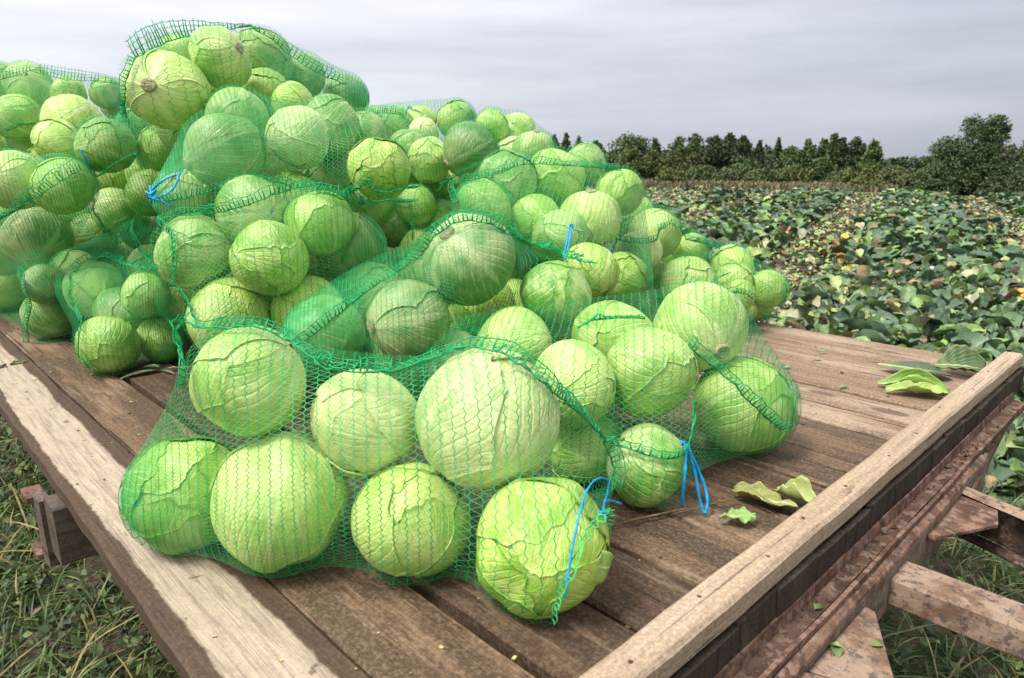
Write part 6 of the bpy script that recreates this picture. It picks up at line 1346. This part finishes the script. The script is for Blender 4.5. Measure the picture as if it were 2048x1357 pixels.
# sprig with narrow leaves
sp0 = empty('green_sprig', deck(2.28, .665, .003), .2); tag(sp0, 'small wilted sprig with narrow grey green leaves on the dark planks', 'sprig')
t = MB(); t.tube([(0, 0, 0), (.035, .01, .012), (.075, -.01, .006)], [.0016, .0014, .0008], 5); obj('stem', t.mesh('stem', [M['straw']], True), sp0)
for k, (a, l, w_, z) in enumerate(((3.5, .115, .030, .006), (2.6, .075, .020, .012), (5.6, .06, .014, .006), (3.0, .06, .018, .02), (.3, .07, .012, .008))):
    vv, qq = leaf_shape(9, 5, l, w_, 540 + k, .3, .3, .06)
    o = obj('leaf', mesh_np('leaf', vv, qq, True, [M['leaf']], col=np.repeat(np.array([[.20, .27, .15]]) * rnd.uniform(.6, 1.2), len(vv), 0)), sp0, (0, 0, z), (0, .05, a))
bl = empty('brown_leaf', deck(2.70, .335, .004), 1.0); tag(bl, 'small dull green lobed leaf on the pale edge plank at the left', 'leaf')
for k, (a, x, l, w_) in enumerate(((.2, 0, .06, .03), (2.9, -.01, .055, .03))):
    vv, qq = leaf_shape(9, 5, l, w_, 560 + k, .2, .2, .3); obj('leaf_blade', mesh_np('leaf_blade', vv, qq, True, [M['leaf']], col=np.repeat(np.array([[.09, .11, .03]]), len(vv), 0)), bl, (x, 0, 0), (0, 0, a))
# crumbs
cr = MB(); q = random.Random(11)
for k in range(70):
    u, v = q.uniform(.55, 2.6), q.uniform(.26, .9) if k < 55 else q.uniform(.3, 2.6)
    s = q.choice((.0008, .001, .0014, .0022)); p = np.array(deck(u, v, .0015))
    a = q.uniform(0, 6.28); cr.box(p, (s * q.uniform(1, 2.5), s, .0008), np.array([[math.cos(a), -math.sin(a), 0], [math.sin(a), math.cos(a), 0], [0, 0, 1]]))
tag(obj('leaf_crumbs', cr.mesh('leaf_crumbs', [M['crumb']])), kind='stuff')
soil = MB(); q = random.Random(12)
for k in range(260):
    u, v = q.uniform(.50, 2.6), q.uniform(.26, 2.6); s = q.choice((.0006, .0009, .0012, .002)); p = np.array(deck(u, v, .001)); a = q.uniform(0, 6.28)
    soil.box(p, (s * q.uniform(1, 3), s, s * .7), np.array([[math.cos(a), -math.sin(a), 0], [math.sin(a), math.cos(a), 0], [0, 0, 1]]))
tag(obj('soil_crumbs', soil.mesh('soil_crumbs', [M['dirt']])), kind='stuff')
chaff = MB()
for k in range(60):
    p = np.array(deck(q.uniform(.50, 2.2), q.uniform(.26, 2.5), .0015)); a = q.uniform(0, 6.28); l = q.uniform(.008, .035); d = np.array([math.cos(a), math.sin(a), 0])
    chaff.tube([p, p + d * l * .5 + np.array([-d[1], d[0], 0]) * l * q.uniform(-.15, .15) + (0, 0, .001), p + d * l], [.0006, .0007, .0003], 4)
tag(obj('plant_fibres', chaff.mesh('plant_fibres', [M['twig']])), kind='stuff')
# leaf scraps on the gusset plate and in the channel
for k, (u, v, z, s, c) in enumerate(((.292, 1.085, .942, .022, (.20, .30, .06)), (.315, 1.02, .942, .03, (.16, .26, .07)), (.318, 1.045, .943, .022, (.30, .40, .12)), (.372, 1.075, .982, .018, (.10, .22, .05)))):
    vv, qq = leaf_shape(6, 5, s, s * .7, 580 + k, .5, .5, .25); p = U * u + V * v
    o = obj('leaf_scrap', mesh_np('leaf_scrap', vv, qq, True, [M['leaf']], col=np.repeat(np.array([c]), len(vv), 0)), None, (p[0], p[1], z), (0, 0, k * 1.3))
    tag(o, ('yellow green leaf scrap in the middle of the front gusset plate', 'dull leaf scrap in the dirty corner of the front gusset plate', 'pale leaf scrap beside the dull one on the front gusset plate', 'tiny green sprout in the dirt of the steel channel')[k], 'leaf')
# straw by the wheel side and under the drawbar
def gp(u, v, z=0.05): p = U * u + V * v; return (p[0], p[1], z)
stalk('yellow_stalk', [gp(1.65, -.02, .12), gp(1.45, -.06, .16), gp(1.22, -.10, .17), gp(.95, -.16, .12)], [.010, .011, .010, .007], 'thick yellow weed stalk lying in the grass beside the edge plank', leaves=((gp(1.55, -.04, .14), gp(1.5, .06, .26)), (gp(1.3, -.09, .17), gp(1.36, -.26, .2))))
stalk('straw_stalk', [gp(.30, 2.15, .10), gp(-.05, 2.10, .14), gp(-.45, 2.0, .10)], [.006, .006, .004], 'long orange straw lying in the weeds under the drawbar tube', leaves=((gp(.05, 2.1, .13), gp(-.1, 1.95, .22)),))
stalk('straw_stalk', [gp(.22, 2.02, .09), gp(-.15, 1.92, .13), gp(-.50, 1.82, .12)], [.011, .011, .008], 'thick orange stalk below the long straw near the front gusset')
stalk('straw_stalk', [gp(-.10, 2.75, .10), gp(-.40, 2.60, .13), gp(-.75, 2.5, .10)], [.006, .005, .004], 'orange straw near the photo\'s right edge below the drawbar tube')
